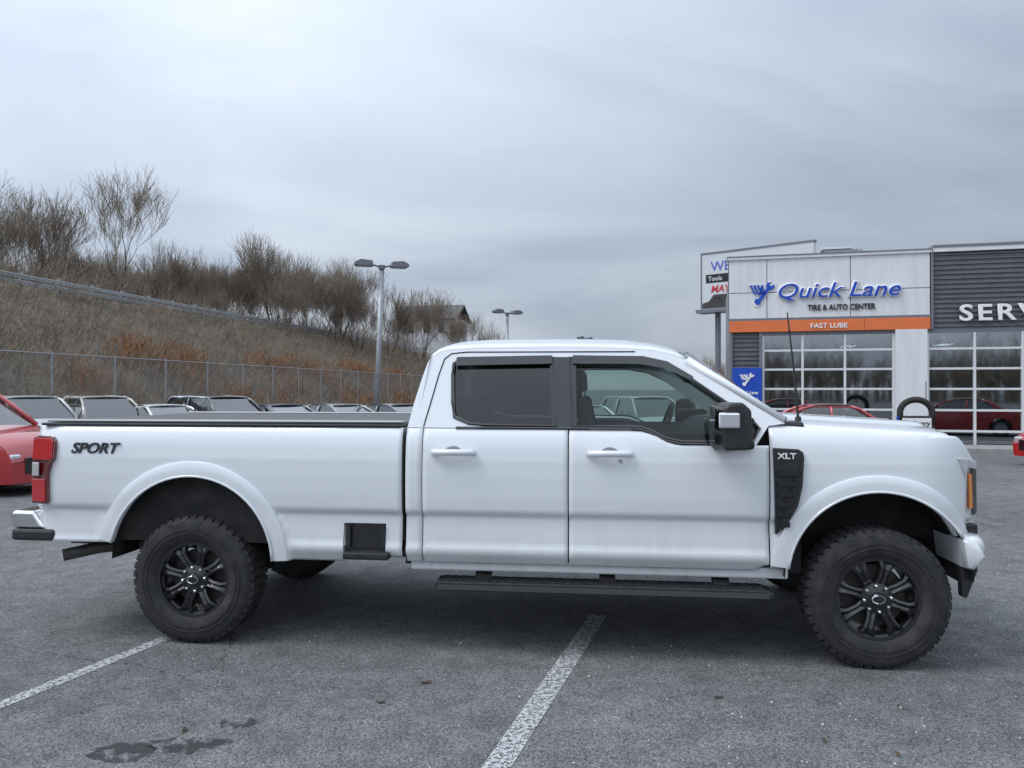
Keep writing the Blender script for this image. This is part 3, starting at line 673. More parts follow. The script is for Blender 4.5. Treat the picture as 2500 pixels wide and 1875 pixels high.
def sm(a, b, x):
    t = min(1, max(0, (x-a)/(b-a))); return t*t*(3-2*t)
def lerp_pts(P):
    def f(x):
        if x <= P[0][0]: return P[0][1]
        for (a, u), (b, v) in zip(P[:-1], P[1:]):
            if x <= b: return u + (v-u)*(x-a)/(b-a)
        return P[-1][1]
    return f
M_CGL = glass('car glass', (.20,.23,.24), 3.2)
def make_car(kind, pm_, loc, rz, label, group=None):
    SUV = kind == 'suv'; L = 4.6 if SUV else 4.7; W = 1.86 if SUV else 1.82; H = 1.70 if SUV else 1.45; wr = .36 if SUV else .325
    belt = 1.06 if SUV else .92; a0, a1 = .85, L-.92
    e = empty('parked_car', loc, rz); tag(e, label, 'car', group)
    if SUV: top = lerp_pts([(0,.55), (.05,.95), (.25,1.06), (1.0,belt), (3.15,belt), (3.35,1.04), (4.2,.93), (4.48,.80), (4.6,.55)])
    else: top = lerp_pts([(0,.55), (.06,.86), (.3,.97), (1.0,belt+.04), (1.3,belt), (3.2,belt), (3.5,.93), (4.25,.80), (4.6,.66), (4.7,.5)])
    arches = [(a0, wr, wr+.05), (a1, wr, wr+.05)]; low = arch_low(.22, arches)
    def hw(s):
        t = abs(s-L/2)/(L/2); return W/2*(1-.16*max(0, (t-.62)/.38)**2.2)
    def yf(s, z): return -hw(s) + .045*abs((z-.62)/.4)**1.7
    S = cols(0, L, arches, .1); Z = [.22,.3,.4,.5,.6,.7,.78,.86,.92,.97,1.02,1.06]
    m = MB(); m.grid(side_sheet(S, Z, low, top, yf) and [[(s, yf(s, min(max(z, low(s)), top(s))), min(max(z, low(s)), top(s))) for z in Z] for s in S])
    m.grid([[(s, -yf(s, min(max(z, low(s)), top(s))), min(max(z, low(s)), top(s))) for z in Z] for s in S])
    m.grid([[(s, yf(s, top(s))*(1-2*k/8), top(s)+.035*(1-(1-2*k/8)**2)) for k in range(9)] for s in S])
    for s in (0, L): m.grid([[(s, yf(s, z)*(1-2*k/8), z) for k in range(9)] for z in (.22,.35,.45,top(s))])
    m.build('body', pm_, e, smooth=True, merge=.0006, auto=38)
    MB().box(.35, L-.35, -W*.40, W*.40, .16, .5).build('underbody', M_UNDER, e)
    # greenhouse
    if SUV: g0, g1, g2, g3 = .12, .42, 2.55, 3.38
    else: g0, g1, g2, g3 = .72, 1.45, 2.45, 3.48
    zb = belt - .01; wb = W/2-.09; wt = W/2-.30; zr_ = H-.06
    c = lambda s, y, z: (s, y, z)
    for sg in (-1, 1):
        MB().face([c(g0+.1, sg*wb, zb), c(g3-.12, sg*wb, zb), c(g2-.03, sg*wt, zr_), c(g1+.05, sg*wt, zr_)]).build('side_window', M_CGL, e)
        for (sa, sb) in ((g0, g1), (g3, g2), (g0+(g3-g0)*.45, g1+(g2-g1)*.52)):
            MB().tube([(sa, sg*(wb+.004), zb), (sa+(sb-sa)*.45, sg*(wb+(wt-wb)*.42+.012), zb+(zr_-zb)*.52), (sa+(sb-sa)*.8, sg*(wb+(wt-wb)*.78+.012), zb+(zr_-zb)*.88), (sb+(sb-sa)*.12, sg*(wt-.01), zr_+.025)], [.042,.038,.036,.03], 6).build('pillar', pm_, e, smooth=True)
        MB().tube([(g1, sg*wt, zr_+.02), ((g1+g2)/2, sg*(wt+.01), zr_+.035), (g2, sg*wt, zr_+.01)], .025, 6).build('roof_rail', M_CHROME if SUV else M_BLACK, e)
        mr = MB().box(g3-.42, g3-.27, sg*(wb+.06)-.07, sg*(wb+.06)+.10*sg+.03, zb+.02, zb+.17).build('mirror', pm_, e, bevel=.03)
        hl = MB().prism([(L-.55, top(L-.5)-.03), (L-.03, .66), (L-.02, .54), (L-.45, .60)], lambda a, b, t: (a, t, b), sg*(hw(L-.2)-.16)-.09, sg*(hw(L-.2)-.16)+.10).build('headlight', M_CLEAR, e, bevel=.02)
        MB().box(-.012, .10, sg*(hw(0)-.02)-.16*(sg > 0), sg*(hw(0)-.02)+.16*(sg < 0), .68, .86).build('tail_light', M_RED, e, bevel=.02)
        MB().box(L*.30, L*.30+.2, sg*(W/2)-.012, sg*(W/2)+.012, belt-.16, belt-.13).build('door_handle', M_CHROME, e)
    MB().face([c(g3, -wb, zb), c(g3, wb, zb), c(g2, wt, zr_), c(g2, -wt, zr_)]).build('windshield', M_CGL, e)
    MB().face([c(g0, wb, zb), c(g0, -wb, zb), c(g1, -wt, zr_), c(g1, wt, zr_)]).build('rear_window', M_CGL, e)
    MB().grid([[(g1-.04+(g2-g1+.08)*i/10, (wt+.02)*(1-2*k/8), zr_ + .065*(1-(1-2*k/8)**2)**.6*(.55+.45*math.sin(math.pi*(.08+.84*i/10)))) for k in range(9)] for i in range(11)]).build('roof', pm_, e, smooth=True, solid=.03)
    MB().box(g1+.3, g2-.2, -wt+.1, wt-.1, .5, belt+.12).build('seats', M_SEAT, e, bevel=.1)
    MB().box(L-.015, L+.02, -.55, .55, .36, .62).build('grille', M_GBLACK, e, bevel=.02)
    MB().box(L+.021, L+.03, -.17, .17, .40, .50).build('licence_plate', M_WTXT, e)
    for sx in (a0, a1):
        for sg in (-1, 1):
            y0 = sg*(W/2-.20)
            wl = MB().lathe([(0,0), (wr*.62,.02), (wr*.66,.0), (wr*.66,-.02)], 24, c=(sx, y0+sg*.17, wr)).build('wheel', M_STEEL, e, smooth=True)
            MB().lathe([(wr*.64,.09*sg), (wr*.70,.19*sg), (wr*.94,.185*sg), (wr,.14*sg), (wr,-.02*sg), (wr*.6,-.03*sg)], 28, c=(sx, y0, wr)).build('tyre', M_RUB, wl, smooth=True)
    return e
P_ = lambda n, c: paint(n, c, .3)
PC = {'silver': P_('silver paint', (.42,.43,.44)), 'white': P_('car white paint', (.72,.73,.74)), 'black': P_('black paint', (.02,.021,.024)), 'grey': P_('dark grey paint', (.10,.105,.112)),
      'red': P_('red paint', (.42,.02,.022)), 'blue': P_('navy paint', (.03,.045,.09)), 'beige': P_('champagne paint', (.36,.33,.29)), 'lt': P_('light grey paint', (.30,.31,.32))}
HD = R(-38)
def park(X, d, kind, c, lab, hd=HD, grp='cars parked in the row behind the truck'):
    p = at(X, 950, d); L = 4.6; x = p.x - math.cos(hd)*L/2; y = d - math.sin(hd)*L/2
    return make_car(kind, PC[c], (x, y, gz(y)), hd, lab, grp)
park(70, 21.5, 'suv', 'silver', 'silver SUV first in the parked row, behind the truck tail')
park(245, 22.5, 'suv', 'beige', 'champagne SUV second from the left in the parked row')
park(400, 23.0, 'sedan', 'white', 'white sedan third from the left in the parked row')
park(545, 23.6, 'suv', 'black', 'black SUV in the middle of the parked row')
park(690, 24.2, 'sedan', 'blue', 'navy sedan right of the black SUV in the parked row')
park(835, 24.8, 'sedan', 'lt', 'light grey sedan near the lamp post in the parked row')
park(975, 25.4, 'sedan', 'grey', 'dark grey sedan beside the cab end of the truck bed')
park(1420, 23.5, 'sedan', 'white', 'white sedan seen through the truck front door window', R(-75), 'cars seen through the cab')
park(1580, 25.0, 'suv', 'silver', 'silver SUV seen through the truck front window near the mirror', R(-75), 'cars seen through the cab')
park(1255, 26.0, 'suv', 'grey', 'dark grey SUV behind the tinted rear door window', R(-75), 'cars seen through the cab')
park(1985, 20.5, 'sedan', 'red', 'red sedan parked before the glazed front behind the truck hood', R(168), 'cars by the building')
park(2765, 18.0, 'sedan', 'red', 'red car at the right picture edge beyond the truck nose', R(185), 'cars by the building')
rs_ = make_car('suv', PC['red'], (at(-40, 950, 13.3).x - 3.3, 14.2, gz(14)), R(-14), 'red SUV at the left picture edge with its nose behind the truck tail', None)
rs_.scale = (1.05, 1.05, 1.05)

# ------------------------------------------------------------------ placard stand in front of the column
td = empty('placard_stand', (at(2236, 950, 21).x, 21, gz(21)), R(-14)); tag(td, 'black arch-topped stand with a white placard before the white column', 'display stand')
n = 40; pts = [(.40*math.cos(math.pi*k/n), 0, 1.20 + .36*math.sin(math.pi*k/n)) for k in range(n+1)]
MB().tube([(.40,0,.9)] + pts + [(-.40,0,.9)], [.075] + [.085]*(n+1) + [.075], 12).build('arch', M_RUB, td, smooth=True)
MB().box(-.44, .44, -.07, .07, 0, 1.12).build('stand', M_BLACK, td, bevel=.02); MB().box(-.36, .36, -.095, -.072, .80, 1.06).build('placard', M_WTXT, td)
MB().box(-.50, -.44, -.09, -.03, 0, 1.1).build('side_strip', M_BLUE, td)
text_obj('lettering', 'Delivery', .19, M_BLK, td, (0, -.10, .86), depth=.003, align='CENTER', bold=.003)
MB().tube([(.25,0,1.5), (.25,0,2.05)], .012, 6).build('mast', M_BLACK, td)

# ------------------------------------------------------------------ the white pickup truck
TW = 2.04
tk = empty('pickup_truck', (-2.1132, 5.0620, 0), math.atan2(-.11069893, .99385399)); tag(tk, 'white four-door pickup truck with a long bed, black wheels and black running boards', 'pickup truck')
FA = 4.33                                               # front axle position
prof = lerp_pts([(.50,.085), (.56,.060), (.60,.036), (.635,.014), (.66,.010), (.70,.022), (.80,.030), (.872,.034), (.898,.012), (.915,.006), (1.0,.001), (1.12,.000), (1.22,.004), (1.32,.014), (1.385,.030), (1.425,.052), (1.46,.085), (1.50,.14)])
def flare(s, z):
    f = 0.0
    for sc, zc_, rad in ((0.0, .545, .56), (FA, .535, .53)):
        d = math.hypot(s-sc, z-zc_); f = max(f, 1-sm(rad+.098, rad+.128, d) if d < rad+.13 else 0)
    return f
def ybody(s, z):
    y = prof(z); fl = flare(s, z); y = y*(1-fl) + min(y, .010)*fl
    if s < -.9: y += .05*((-.9-s)/.25)**2
    if s > 4.55: y += .32*((s-4.55)/.5)**2.0            # nose curves inwards
    return y
ZR = sorted(set([.93,.97,1.02,1.06,1.10,1.14,1.18,1.22,1.26,.72,.77,.82,.86] + [.50,.53,.56,.58,.60,.618,.635,.648,.66,.68,.70,.75,.80,.84,.872,.885,.898,.907,.915,.95,1.0,1.04,1.08,1.12,1.16,1.20,1.24,1.28,1.32,1.35,1.385,1.405,1.425,1.44,1.46,1.48,1.50]))
RA = [(0.0, .545, .56)]; FAr = [(FA, .535, .53)]
def bed_low(s):
    b = .66 if s < -.3 else (.565 if s < 1.03 else (.815 if s < 1.31 else .60))
    z = arch_low(b, RA)(s); return z
def belt_front(s): return 1.425 - .088*sm(2.92, 3.16, s)
def fend_top(s): return 1.460 - .058*(s-3.70) - (0 if s < 4.80 else .17*sm(4.80, 5.0, s))
def panel(name, s0, s1, low, high, arches, extra=(), stp=.03):
    S = sorted(set(cols(s0, s1, arches, stp)) | set(e for e in extra if s0 < e < s1)); obs = []
    for fl in (None, TW):
        o = side_sheet(S, ZR, low, high, ybody, fl).build(name, M_WHITE, tk, smooth=True, merge=.0004, auto=50)
        md = o.modifiers.new('thick', 'SOLIDIFY'); md.thickness = .022; md.offset = -1 if fl is None else -1
        # inward thickness: make the normals face outwards
        me = o.data; avg = sum((p.normal.y*p.area for p in me.polygons))
        if (avg > 0) == (fl is None): me.flip_normals()
        obs.append(o)
    return obs
beds = panel('bed_side', -1.13, 1.415, bed_low, lambda s: 1.432, RA, (1.0295, 1.0305, 1.3095, 1.3105, -.56, .56))
rdoor = panel('rear_door', 1.553, 2.474, lambda s: .572, lambda s: 1.428, [])
fdoor = panel('front_door', 2.482, 3.692, lambda s: .572 + .04*sm(3.60, 3.69, s), belt_front, [], tuple(2.9+.03*k for k in range(10)))
fend = panel('front_fender', 3.700, 4.985, lambda s: arch_low(.60 if s < FA else .80, FAr)(s), fend_top, FAr, (4.85, 4.9, 4.94, 4.96))
cpost = panel('cab_corner', 1.443, 1.546, lambda s: .575, lambda s: 1.432, [])
rock = []
for y0, y1 in ((.075, .13), (TW-.13, TW-.075)): MB().box(1.46, 3.82, y0, y1, .515, .585).build('rocker_panel', M_WHITE, tk, bevel=.012)
# dark inner body behind the panel gaps
MB().box(1.42, 3.9, .10, TW-.10, .55, 1.40).build('cab_floor', M_SEAM, tk)
MB().box(-1.0, 1.40, .10, .13, .66, 1.40).build('bed_inner_wall', M_UNDER, tk); MB().box(-1.0, 1.40, TW-.13, TW-.10, .66, 1.40).build('bed_inner_wall', M_UNDER, tk)
MB().box(-1.08, 1.40, .13, TW-.13, .80, .86).build('bed_floor', M_UNDER, tk); MB().box(1.38, 1.405, .08, TW-.08, .70, 1.43).build('bed_front_wall', M_WHITE, tk)
# bed rail caps and tonneau
for y0, y1 in ((.045, .20), (TW-.20, TW-.045)):
    rc = MB().box(-1.10, 1.405, y0, y1, 1.434, 1.452).build('bed_rail_cap', M_BLACK, tk, bevel=.008)
    MB().box(-1.07, 1.40, y0+.022, y1-.015, 1.458, 1.474).build('rail_track', M_STEEL, rc, bevel=.006)
MB().box(-1.07, 1.395, .20, TW-.20, 1.440, 1.462).build('tonneau_cover', mat('tonneau vinyl', (.075,.078,.082), .6, noise=(25, (.1,.1,.105), .4, .6)), tk, bevel=.008)
# tailgate, bumper, lamps
MB().box(-1.155, -1.10, .10, TW-.10, .70, 1.44).build('tailgate', M_WHITE, tk, bevel=.02)
bm_ = MB().prism([(-1.30,.735), (-1.32,.80), (-1.30,.852), (-1.14,.852), (-1.06,.735)], lambda a, b, t: (a, t, b), .03, TW-.03).build('rear_bumper', M_CHROME, tk, bevel=.02, seg=3)
MB().box(-1.29, -.98, .01, TW-.01, .655, .733).build('bumper_step', M_BLACK, bm_, bevel=.02)
for y0, sg in ((0.0, 1), (TW, -1)):
    fn = lambda a, b, t, y0=y0, sg=sg: (a, y0 + sg*(ybody(a, b) + t), b)
    dk = MATS.get('smoked red') or mat('smoked red', (.12,.008,.010), .12, coat=.9)
    tl = MB().prism([(-1.160,1.350), (-1.10,1.368), (-.985,1.362), (-.955,1.33), (-.955,1.215), (-.985,1.180), (-1.005,1.10), (-1.005,.925), (-1.025,.905), (-1.160,.905)], fn, -.026, .05).build('tail_light', dk, tk, bevel=.008)
    MB().prism([(-1.145,1.340), (-1.10,1.352), (-.985,1.347), (-.970,1.325), (-.970,1.222), (-.985,1.205), (-1.145,1.205)], fn, -.031, -.02).build('lamp_lens', M_RED, tl, bevel=.004)
    MB().prism([(-1.145,1.075), (-1.022,1.075), (-1.022,.935), (-1.035,.922), (-1.145,.922)], fn, -.031, -.02).build('lamp_lens', M_RED, tl, bevel=.004)
    MB().prism([(-1.145,1.185), (-1.08,1.185), (-1.08,1.095), (-1.145,1.095)], fn, -.030, -.02).build('reverse_lamp', M_CLEAR, tl, bevel=.004)
# wheel wells
def well(sc, zc_, rad, lo_l, lo_r):
    for y0, y1 in ((.03, .42), (TW-.42, TW-.03)):
        n = 20; rows = [[(sc+(rad+.012)*math.cos(math.pi*k/n), y, zc_+(rad+.012)*math.sin(math.pi*k/n)) for k in range(n+1)] for y in (y0, y1)]
        m = MB().grid(rows); yb_ = y1 if y0 < 1 else y0; m.face([(sc+(rad+.012)*math.cos(math.pi*k/n), yb_, zc_+(rad+.012)*math.sin(math.pi*k/n)) for k in range(n+1)])
        m.build('wheel_well', M_UNDER, tk, smooth=False)
        # black lip round the arch
        yl = -.012 if y0 < 1 else TW+.012; aL = math.asin((lo_l-zc_)/rad); aR = math.asin((lo_r-zc_)/rad)
        ang = [aR + (math.pi-aL-aR)*k/30 for k in range(31)]
        MB().tube([(sc+(rad+.004)*math.cos(a_), yl, zc_+(rad+.004)*math.sin(a_)) for a_ in ang], .009, 6).build('arch_lip', M_WHITE, tk, smooth=True)
        Yf = (lambda v: v) if y0 < 1 else (lambda v: TW-v); rws = []
        for a_ in ang:
            rw = []
            for r_, t_ in ((rad+.002,-.010), (rad+.012,-.017), (rad+.05,-.016), (rad+.092,-.012), (rad+.100,-.008), (rad+.103,.004)):
                sx_, sz_ = sc+r_*math.cos(a_), zc_+r_*math.sin(a_); rw.append((sx_, Yf(ybody(sx_, sz_)+t_), sz_))
            rws.append(rw)
        MB().grid(rws).build('wheel_flare', M_WHITE, tk, smooth=True, auto=32)
well(0.0, .545, .56, .66, .565); well(FA, .535, .53, .60, .80)
# roof and upper cab
def ylean(z): return .052 + (z-1.425)*.345
gl = lambda t: (lambda a, b: (a, ylean(b)+t, b))
outer = [(1.443,1.434), (1.475,1.60), (1.515,1.76), (1.545,1.86), (1.575,1.905), (1.63,1.935), (1.72,1.948), (2.2,1.955), (2.7,1.950), (3.00,1.935), (3.10,1.918), (3.20,1.885), (3.30,1.828), (3.55,1.655), (3.78,1.492), (3.80,1.470), (3.70,1.455), (3.62,1.338), (3.16,1.338), (3.08,1.352), (3.0,1.392), (2.92,1.42), (2.85,1.427)]
rwin = [(1.745,1.500), (1.728,1.60), (1.715,1.78), (1.720,1.850), (1.755,1.876), (2.372,1.884), (2.400,1.448), (1.95,1.452), (1.84,1.462)]
fwin = [(2.500,1.446), (2.480,1.884), (2.90,1.876), (3.03,1.860), (3.12,1.828), (3.22,1.765), (3.60,1.495), (3.645,1.44), (3.60,1.358), (3.17,1.358), (3.09,1.375), (3.0,1.418), (2.93,1.442), (2.85,1.447)]
for far in (0, 1):
    fx = (lambda a, b, t: (a, ylean(b)+t, b)) if not far else (lambda a, b, t: (a, TW-ylean(b)-t, b))
    o = fill_holes(outer, [rwin, fwin], lambda a, b: fx(a, b, 0)).build('cab_side', M_WHITE, tk)
    md = o.modifiers.new('thick', 'SOLIDIFY'); md.thickness = .05; md.offset = 1 if not far else -1
    me = o.data; avg = sum(p.normal.y*p.area for p in me.polygons)
    if (avg < 0): me.flip_normals()
    for loop in (rwin, fwin):
        MB().tube([fx(a, b, -.002) for a, b in loop], .011, 6, closed=True).build('window_trim', M_GBLACK, tk)
    MB().prism([(2.372,1.445), (2.350,1.890), (2.520,1.888), (2.530,1.445)], lambda a, b, t: fx(a, b, t), -.006, .0).build('pillar_cover', M_GBLACK, tk)
    MB().face([fx(a, b, .022) for a, b in rwin]).build('window', M_GLR, rdoor[far]); MB().face([fx(a, b, .022) for a, b in fwin]).build('window', M_GLF, fdoor[far])
    # smoked visors along the tops
    M_VIS = MATS.get('visor') or mat('visor', (.025,.025,.028), .12, coat=.5)
    MB().prism([(1.735,1.835), (1.74,1.892), (2.365,1.900), (2.368,1.845)], lambda a, b, t: fx(a, b, t), -.022, -.006).build('window_visor', M_VIS, rdoor[far])
    MB().prism([(2.50,1.845), (2.50,1.900), (2.95,1.892), (3.10,1.858), (3.26,1.760), (3.24,1.740), (3.08,1.815), (2.92,1.842)], lambda a, b, t: fx(a, b, t), -.022, -.006).build('window_visor', M_VIS, fdoor[far])
    MB().tube([fx(a, b, -.004) for a, b in [(1.76,1.434), (2.40,1.434), (2.85,1.433), (2.93,1.428), (3.0,1.404), (3.09,1.360), (3.17,1.344), (3.6,1.344)]], .009, 6).build('belt_moulding', M_GBLACK, tk)
    MB().tube([fx(1.548, 1.44, -.001), fx(1.585, 1.60, -.001), fx(1.625, 1.78, -.001), fx(1.655, 1.88, -.001), fx(1.70, 1.915, -.001), fx(1.80, 1.925, -.001), fx(2.9, 1.922, -.001)], .0045, 5).build('door_seam', M_SEAM, tk)
# roof skin
ya = lambda s: ylean(1.945)
def roofz(s): return lerp_pts([(1.56,1.895), (1.60,1.925), (1.68,1.945), (1.9,1.955), (2.4,1.957), (2.8,1.950), (3.02,1.932), (3.14,1.905), (3.22,1.872)])(s)
S_ = [1.56,1.58,1.60,1.63,1.68,1.76,1.9,2.1,2.4,2.7,2.85,2.95,3.02,3.08,3.14,3.18,3.22]; n = 28; rows = []
for s in S_:
    y0 = ylean(roofz(s))-.004; r = []
    for k in range(n+1):
        t = k/n; y = y0 + (TW-2*y0)*t; c_ = min(1, (1-(2*t-1)**2)*1.0); rib = .008*math.sin(t*math.pi*7)**2*(1 if .12 < t < .88 else 0)*sm(1.65, 1.8, s)*(1-sm(2.85, 3.0, s))
        r.append((s, y, roofz(s) + .085*c_**.75 + rib))
    rows.append(r)
MB().grid(rows).build('roof', M_WHITE, tk, smooth=True, solid=-.02)
MB().box(1.60, 3.15, .30, TW-.30, 1.905, 1.925).build('headliner', mat('headliner', (.30,.30,.29), .9), tk)
MB().tube([(1.60, .75, 1.980), (1.60, TW/2, 1.990), (1.60, TW-.75, 1.980)], .02, 8).build('third_brake_light', M_GBLACK, tk)
# back of cab with rear window
MB().face([(1.443,.06,1.43), (1.443,TW-.06,1.43), (1.50,TW-.14,1.62), (1.50,.14,1.62)]).build('cab_back_panel', M_WHITE, tk)
MB().face([(1.505,.24,1.60), (1.505,TW-.24,1.60), (1.56,TW-.28,1.87), (1.56,.28,1.87)]).build('rear_window', M_GLR, tk)
MB().face([(1.50,.06,1.43), (1.50,.24,1.60), (1.56,.28,1.90), (1.56,.2,1.90)]).build('cab_back_panel', M_WHITE, tk)
# windshield
rows = []
for i in range(9):
    t = i/8; s = 3.205 + (3.80-3.205)*t; z = 1.895 + (1.485-1.895)*t + .02*math.sin(math.pi*t); y0 = ylean(z)+.02
    rows.append([(s + .10*(1-(2*k/12-1)**2), y0 + (TW-2*y0)*k/12, z + .055*(1-t)*(1-(2*k/12-1)**2)) for k in range(13)])
MB().grid(rows).build('windshield', M_GLW, tk, smooth=True)
for yy in (.17, TW-.17):
    sgn = 1 if yy < 1 else -1
    MB().tube([(3.225, yy+.040*sgn, 1.862), (3.5, yy-.02*sgn, 1.685), (3.80, yy-.085*sgn, 1.485)], [.030,.026,.024], 8).build('windshield_pillar', M_WHITE, tk, smooth=True)
    MB().tube([(3.28, yy+.062*sgn, 1.838), (3.53, yy+.005*sgn, 1.675), (3.82, yy-.05*sgn, 1.490)], .016, 6).build('windshield_seal', M_BLACK, tk, smooth=True)
MB().box(3.76, 3.93, .12, TW-.12, 1.40, 1.478).build('cowl', M_BLACK, tk, bevel=.02)
for y0 in (.45, 1.15): MB().tube([(3.88,y0,1.49), (3.83,y0+.3,1.515), (3.79,y0+.68,1.53)], .010, 6).build('wiper', M_BLACK, tk)
# hood
n = 30; S_ = [3.84+.04*i for i in range(28)] + [4.94,4.96,4.975]; rows = []
for s in S_:
    y0 = .100 + (.30*((s-4.55)/.5)**2 if s > 4.55 else 0); r = []
    for k in range(n+1):
        t = k/n; y = y0 + (TW-2*y0)*t; e = min(t, 1-t)*2
        z = fend_top(s)+.006 + .030*sm(0, .35, e) + .028*sm(.42, .52, e) - .018*sm(.80, 1.0, e)
        if k in (0, n): z -= .03
        r.append((s, y, z))
    rows.append(r)
MB().grid(rows).build('hood', M_WHITE, tk, smooth=True, solid=-.015, auto=45)
# front end
MB().box(4.80, 4.90, .20, TW-.20, .78, 1.30).build('radiator_support', M_UNDER, tk)
gf = MB().box(4.90, 4.965, .40, TW-.40, .84, 1.27).build('grille', M_BLACK, tk, bevel=.02)
for z in (.92, 1.05, 1.18): MB().box(4.955, 4.985, .42, TW-.42, z-.035, z+.035).build('grille_bar', M_CHROME, gf, bevel=.01)
for sg, y0 in ((1, 0.0), (-1, TW)):
    fn = lambda a, b, t, y0=y0, sg=sg: (a, y0 + sg*(ybody(a, b) + t), b)
    hl = MB().prism([(4.80,1.275), (4.90,1.262), (4.985,1.235), (4.988,.885), (4.90,.870), (4.865,.95), (4.86,1.15)], fn, -.012, .22).build('headlight', M_CLEAR, tk, bevel=.012)
    MB().prism([(4.885,1.17), (4.915,1.165), (4.925,.96), (4.895,.955)], fn, -.022, -.008).build('marker_lamp', M_AMBER, hl)
    MB().prism([(4.925,1.20), (4.965,1.19), (4.970,.92), (4.935,.91)], fn, -.020, -.008).build('lamp_bezel', M_GBLACK, hl)
pb = [(4.80,.785), (4.83,.800), (4.90,.808), (4.99,.808), (5.03,.800), (5.055,.778), (5.066,.74), (5.062,.70), (5.05,.66), (5.025,.632), (4.99,.616), (4.93,.604), (4.86,.604), (4.82,.62)]
rws = []
for k in range(49):
    t = .015 + (TW-.03)*(.5-.5*math.cos(math.pi*k/48)); e_ = abs(t-TW/2)/(TW/2); sh = .15*max(0, e_-.45)**2/.3; pin = 1 - .16*(max(0, e_-.93)/.055)**2
    rws.append([(4.90+(a-4.90)*pin - sh*sm(4.86, 5.0, a), t, .70+(b-.70)*pin) for a, b in pb + pb[:1]])
def pinch(row, t): return [(4.92+(a-4.92)*.04, t, .70+(c_-.70)*.04) for a, b, c_ in row]
rws = [pinch(rws[0], .010)] + rws + [pinch(rws[-1], TW-.010)]
fb = MB().grid(rws)
fb.build('front_bumper', M_WHITE, tk, smooth=True, merge=.0004, auto=60)
MB().box(4.84, 4.955, .16, TW-.16, .795, .86).build('bumper_filler', M_BLACK, tk, bevel=.01)
MB().prism([(4.82,.62), (4.93,.605), (4.90,.52), (4.865,.425), (4.835,.43), (4.83,.55)], lambda a, b, t: (a, t, b), .10, .16).build('air_dam', M_BLACK, tk, bevel=.008)
MB().prism([(4.84,.62), (4.95,.605), (4.92,.52), (4.88,.50), (4.86,.50), (4.85,.55)], lambda a, b, t: (a, t, b), .16, TW-.10).build('air_dam', M_BLACK, tk)
MB().tube([(4.88,.35,.60), (4.95,.35,.56), (4.90,.35,.53)], .02, 8).build('tow_hook', M_BLACK, tk)
# fender vents with badge
for sg, y0, fnd in ((1, 0.0, fend[0]), (-1, TW, fend[1])):
    fn = lambda a, b, t, y0=y0, sg=sg: (a, y0 + sg*(ybody(a, b) + t), b)
    vt = MB().prism([(3.712,1.325), (3.86,1.318), (3.885,1.302), (3.892,1.275), (3.880,1.10), (3.855,.98), (3.80,.88), (3.748,.815), (3.728,.80), (3.722,.95)], fn, -.030, .01).build('fender_vent', M_BLACK, fnd, bevel=.005)
    for k in range(6): MB().prism([(3.728,1.19-.062*k), (3.868-.012*k,1.19-.062*k), (3.864-.012*k,1.16-.062*k), (3.728,1.16-.062*k)], fn, -.036, -.010).build('vent_slat', M_GBLACK, vt)
text_obj('badge', 'XLT', .048, M_WTXT, tk, (3.735, ybody(3.8, 1.27)-.034, 1.262), depth=.001, bev=.0015, sx=1.25)
text_obj('badge', 'SPORT', .098, M_GTXT, tk, (-.852, ybody(-.6, 1.28)-.004, 1.254), depth=.003, shear=.32, bev=.0025, sx=1.12)
# handles, fuel door
def handle(s0, s1, parent, far):
    y0, sg = (0.0, 1) if not far else (TW, -1); yb = ybody(s0, 1.28)
    rc = MB(); sc = (s0+s1)/2
    MB().prism([(sc-.075+.075*1.0*math.cos(2*math.pi*k/20)*.8+.075, 1.272+.048*math.sin(2*math.pi*k/20)) for k in range(20)], lambda a, b, t: (a, y0+sg*(yb+t), b), -.001, .012).build('handle_cup', mat('handle cup', (.30,.30,.31), .5) if 'handle cup' not in MATS else MATS['handle cup'], parent)
    h = MB().tube([(s0, y0+sg*(yb-.002), 1.278), (s0+.02, y0+sg*(yb-.036), 1.280), (sc, y0+sg*(yb-.044), 1.282), (s1-.02, y0+sg*(yb-.036), 1.280), (s1, y0+sg*(yb-.002), 1.278)], [.016,.021,.021,.021,.016], 10).build('handle', M_WHITE, parent, smooth=True)
for i in (0, 1):
    handle(1.615, 1.885, rdoor[i], i); handle(2.600, 2.870, fdoor[i], i)
MB().prism([(2.80+.011*math.cos(2*math.pi*k/16), 1.235+.011*math.sin(2*math.pi*k/16)) for k in range(16)], lambda a, b, t: (a, ybody(2.8, 1.235)+t, b), -.004, .004).build('lock', M_STEEL, fdoor[0])
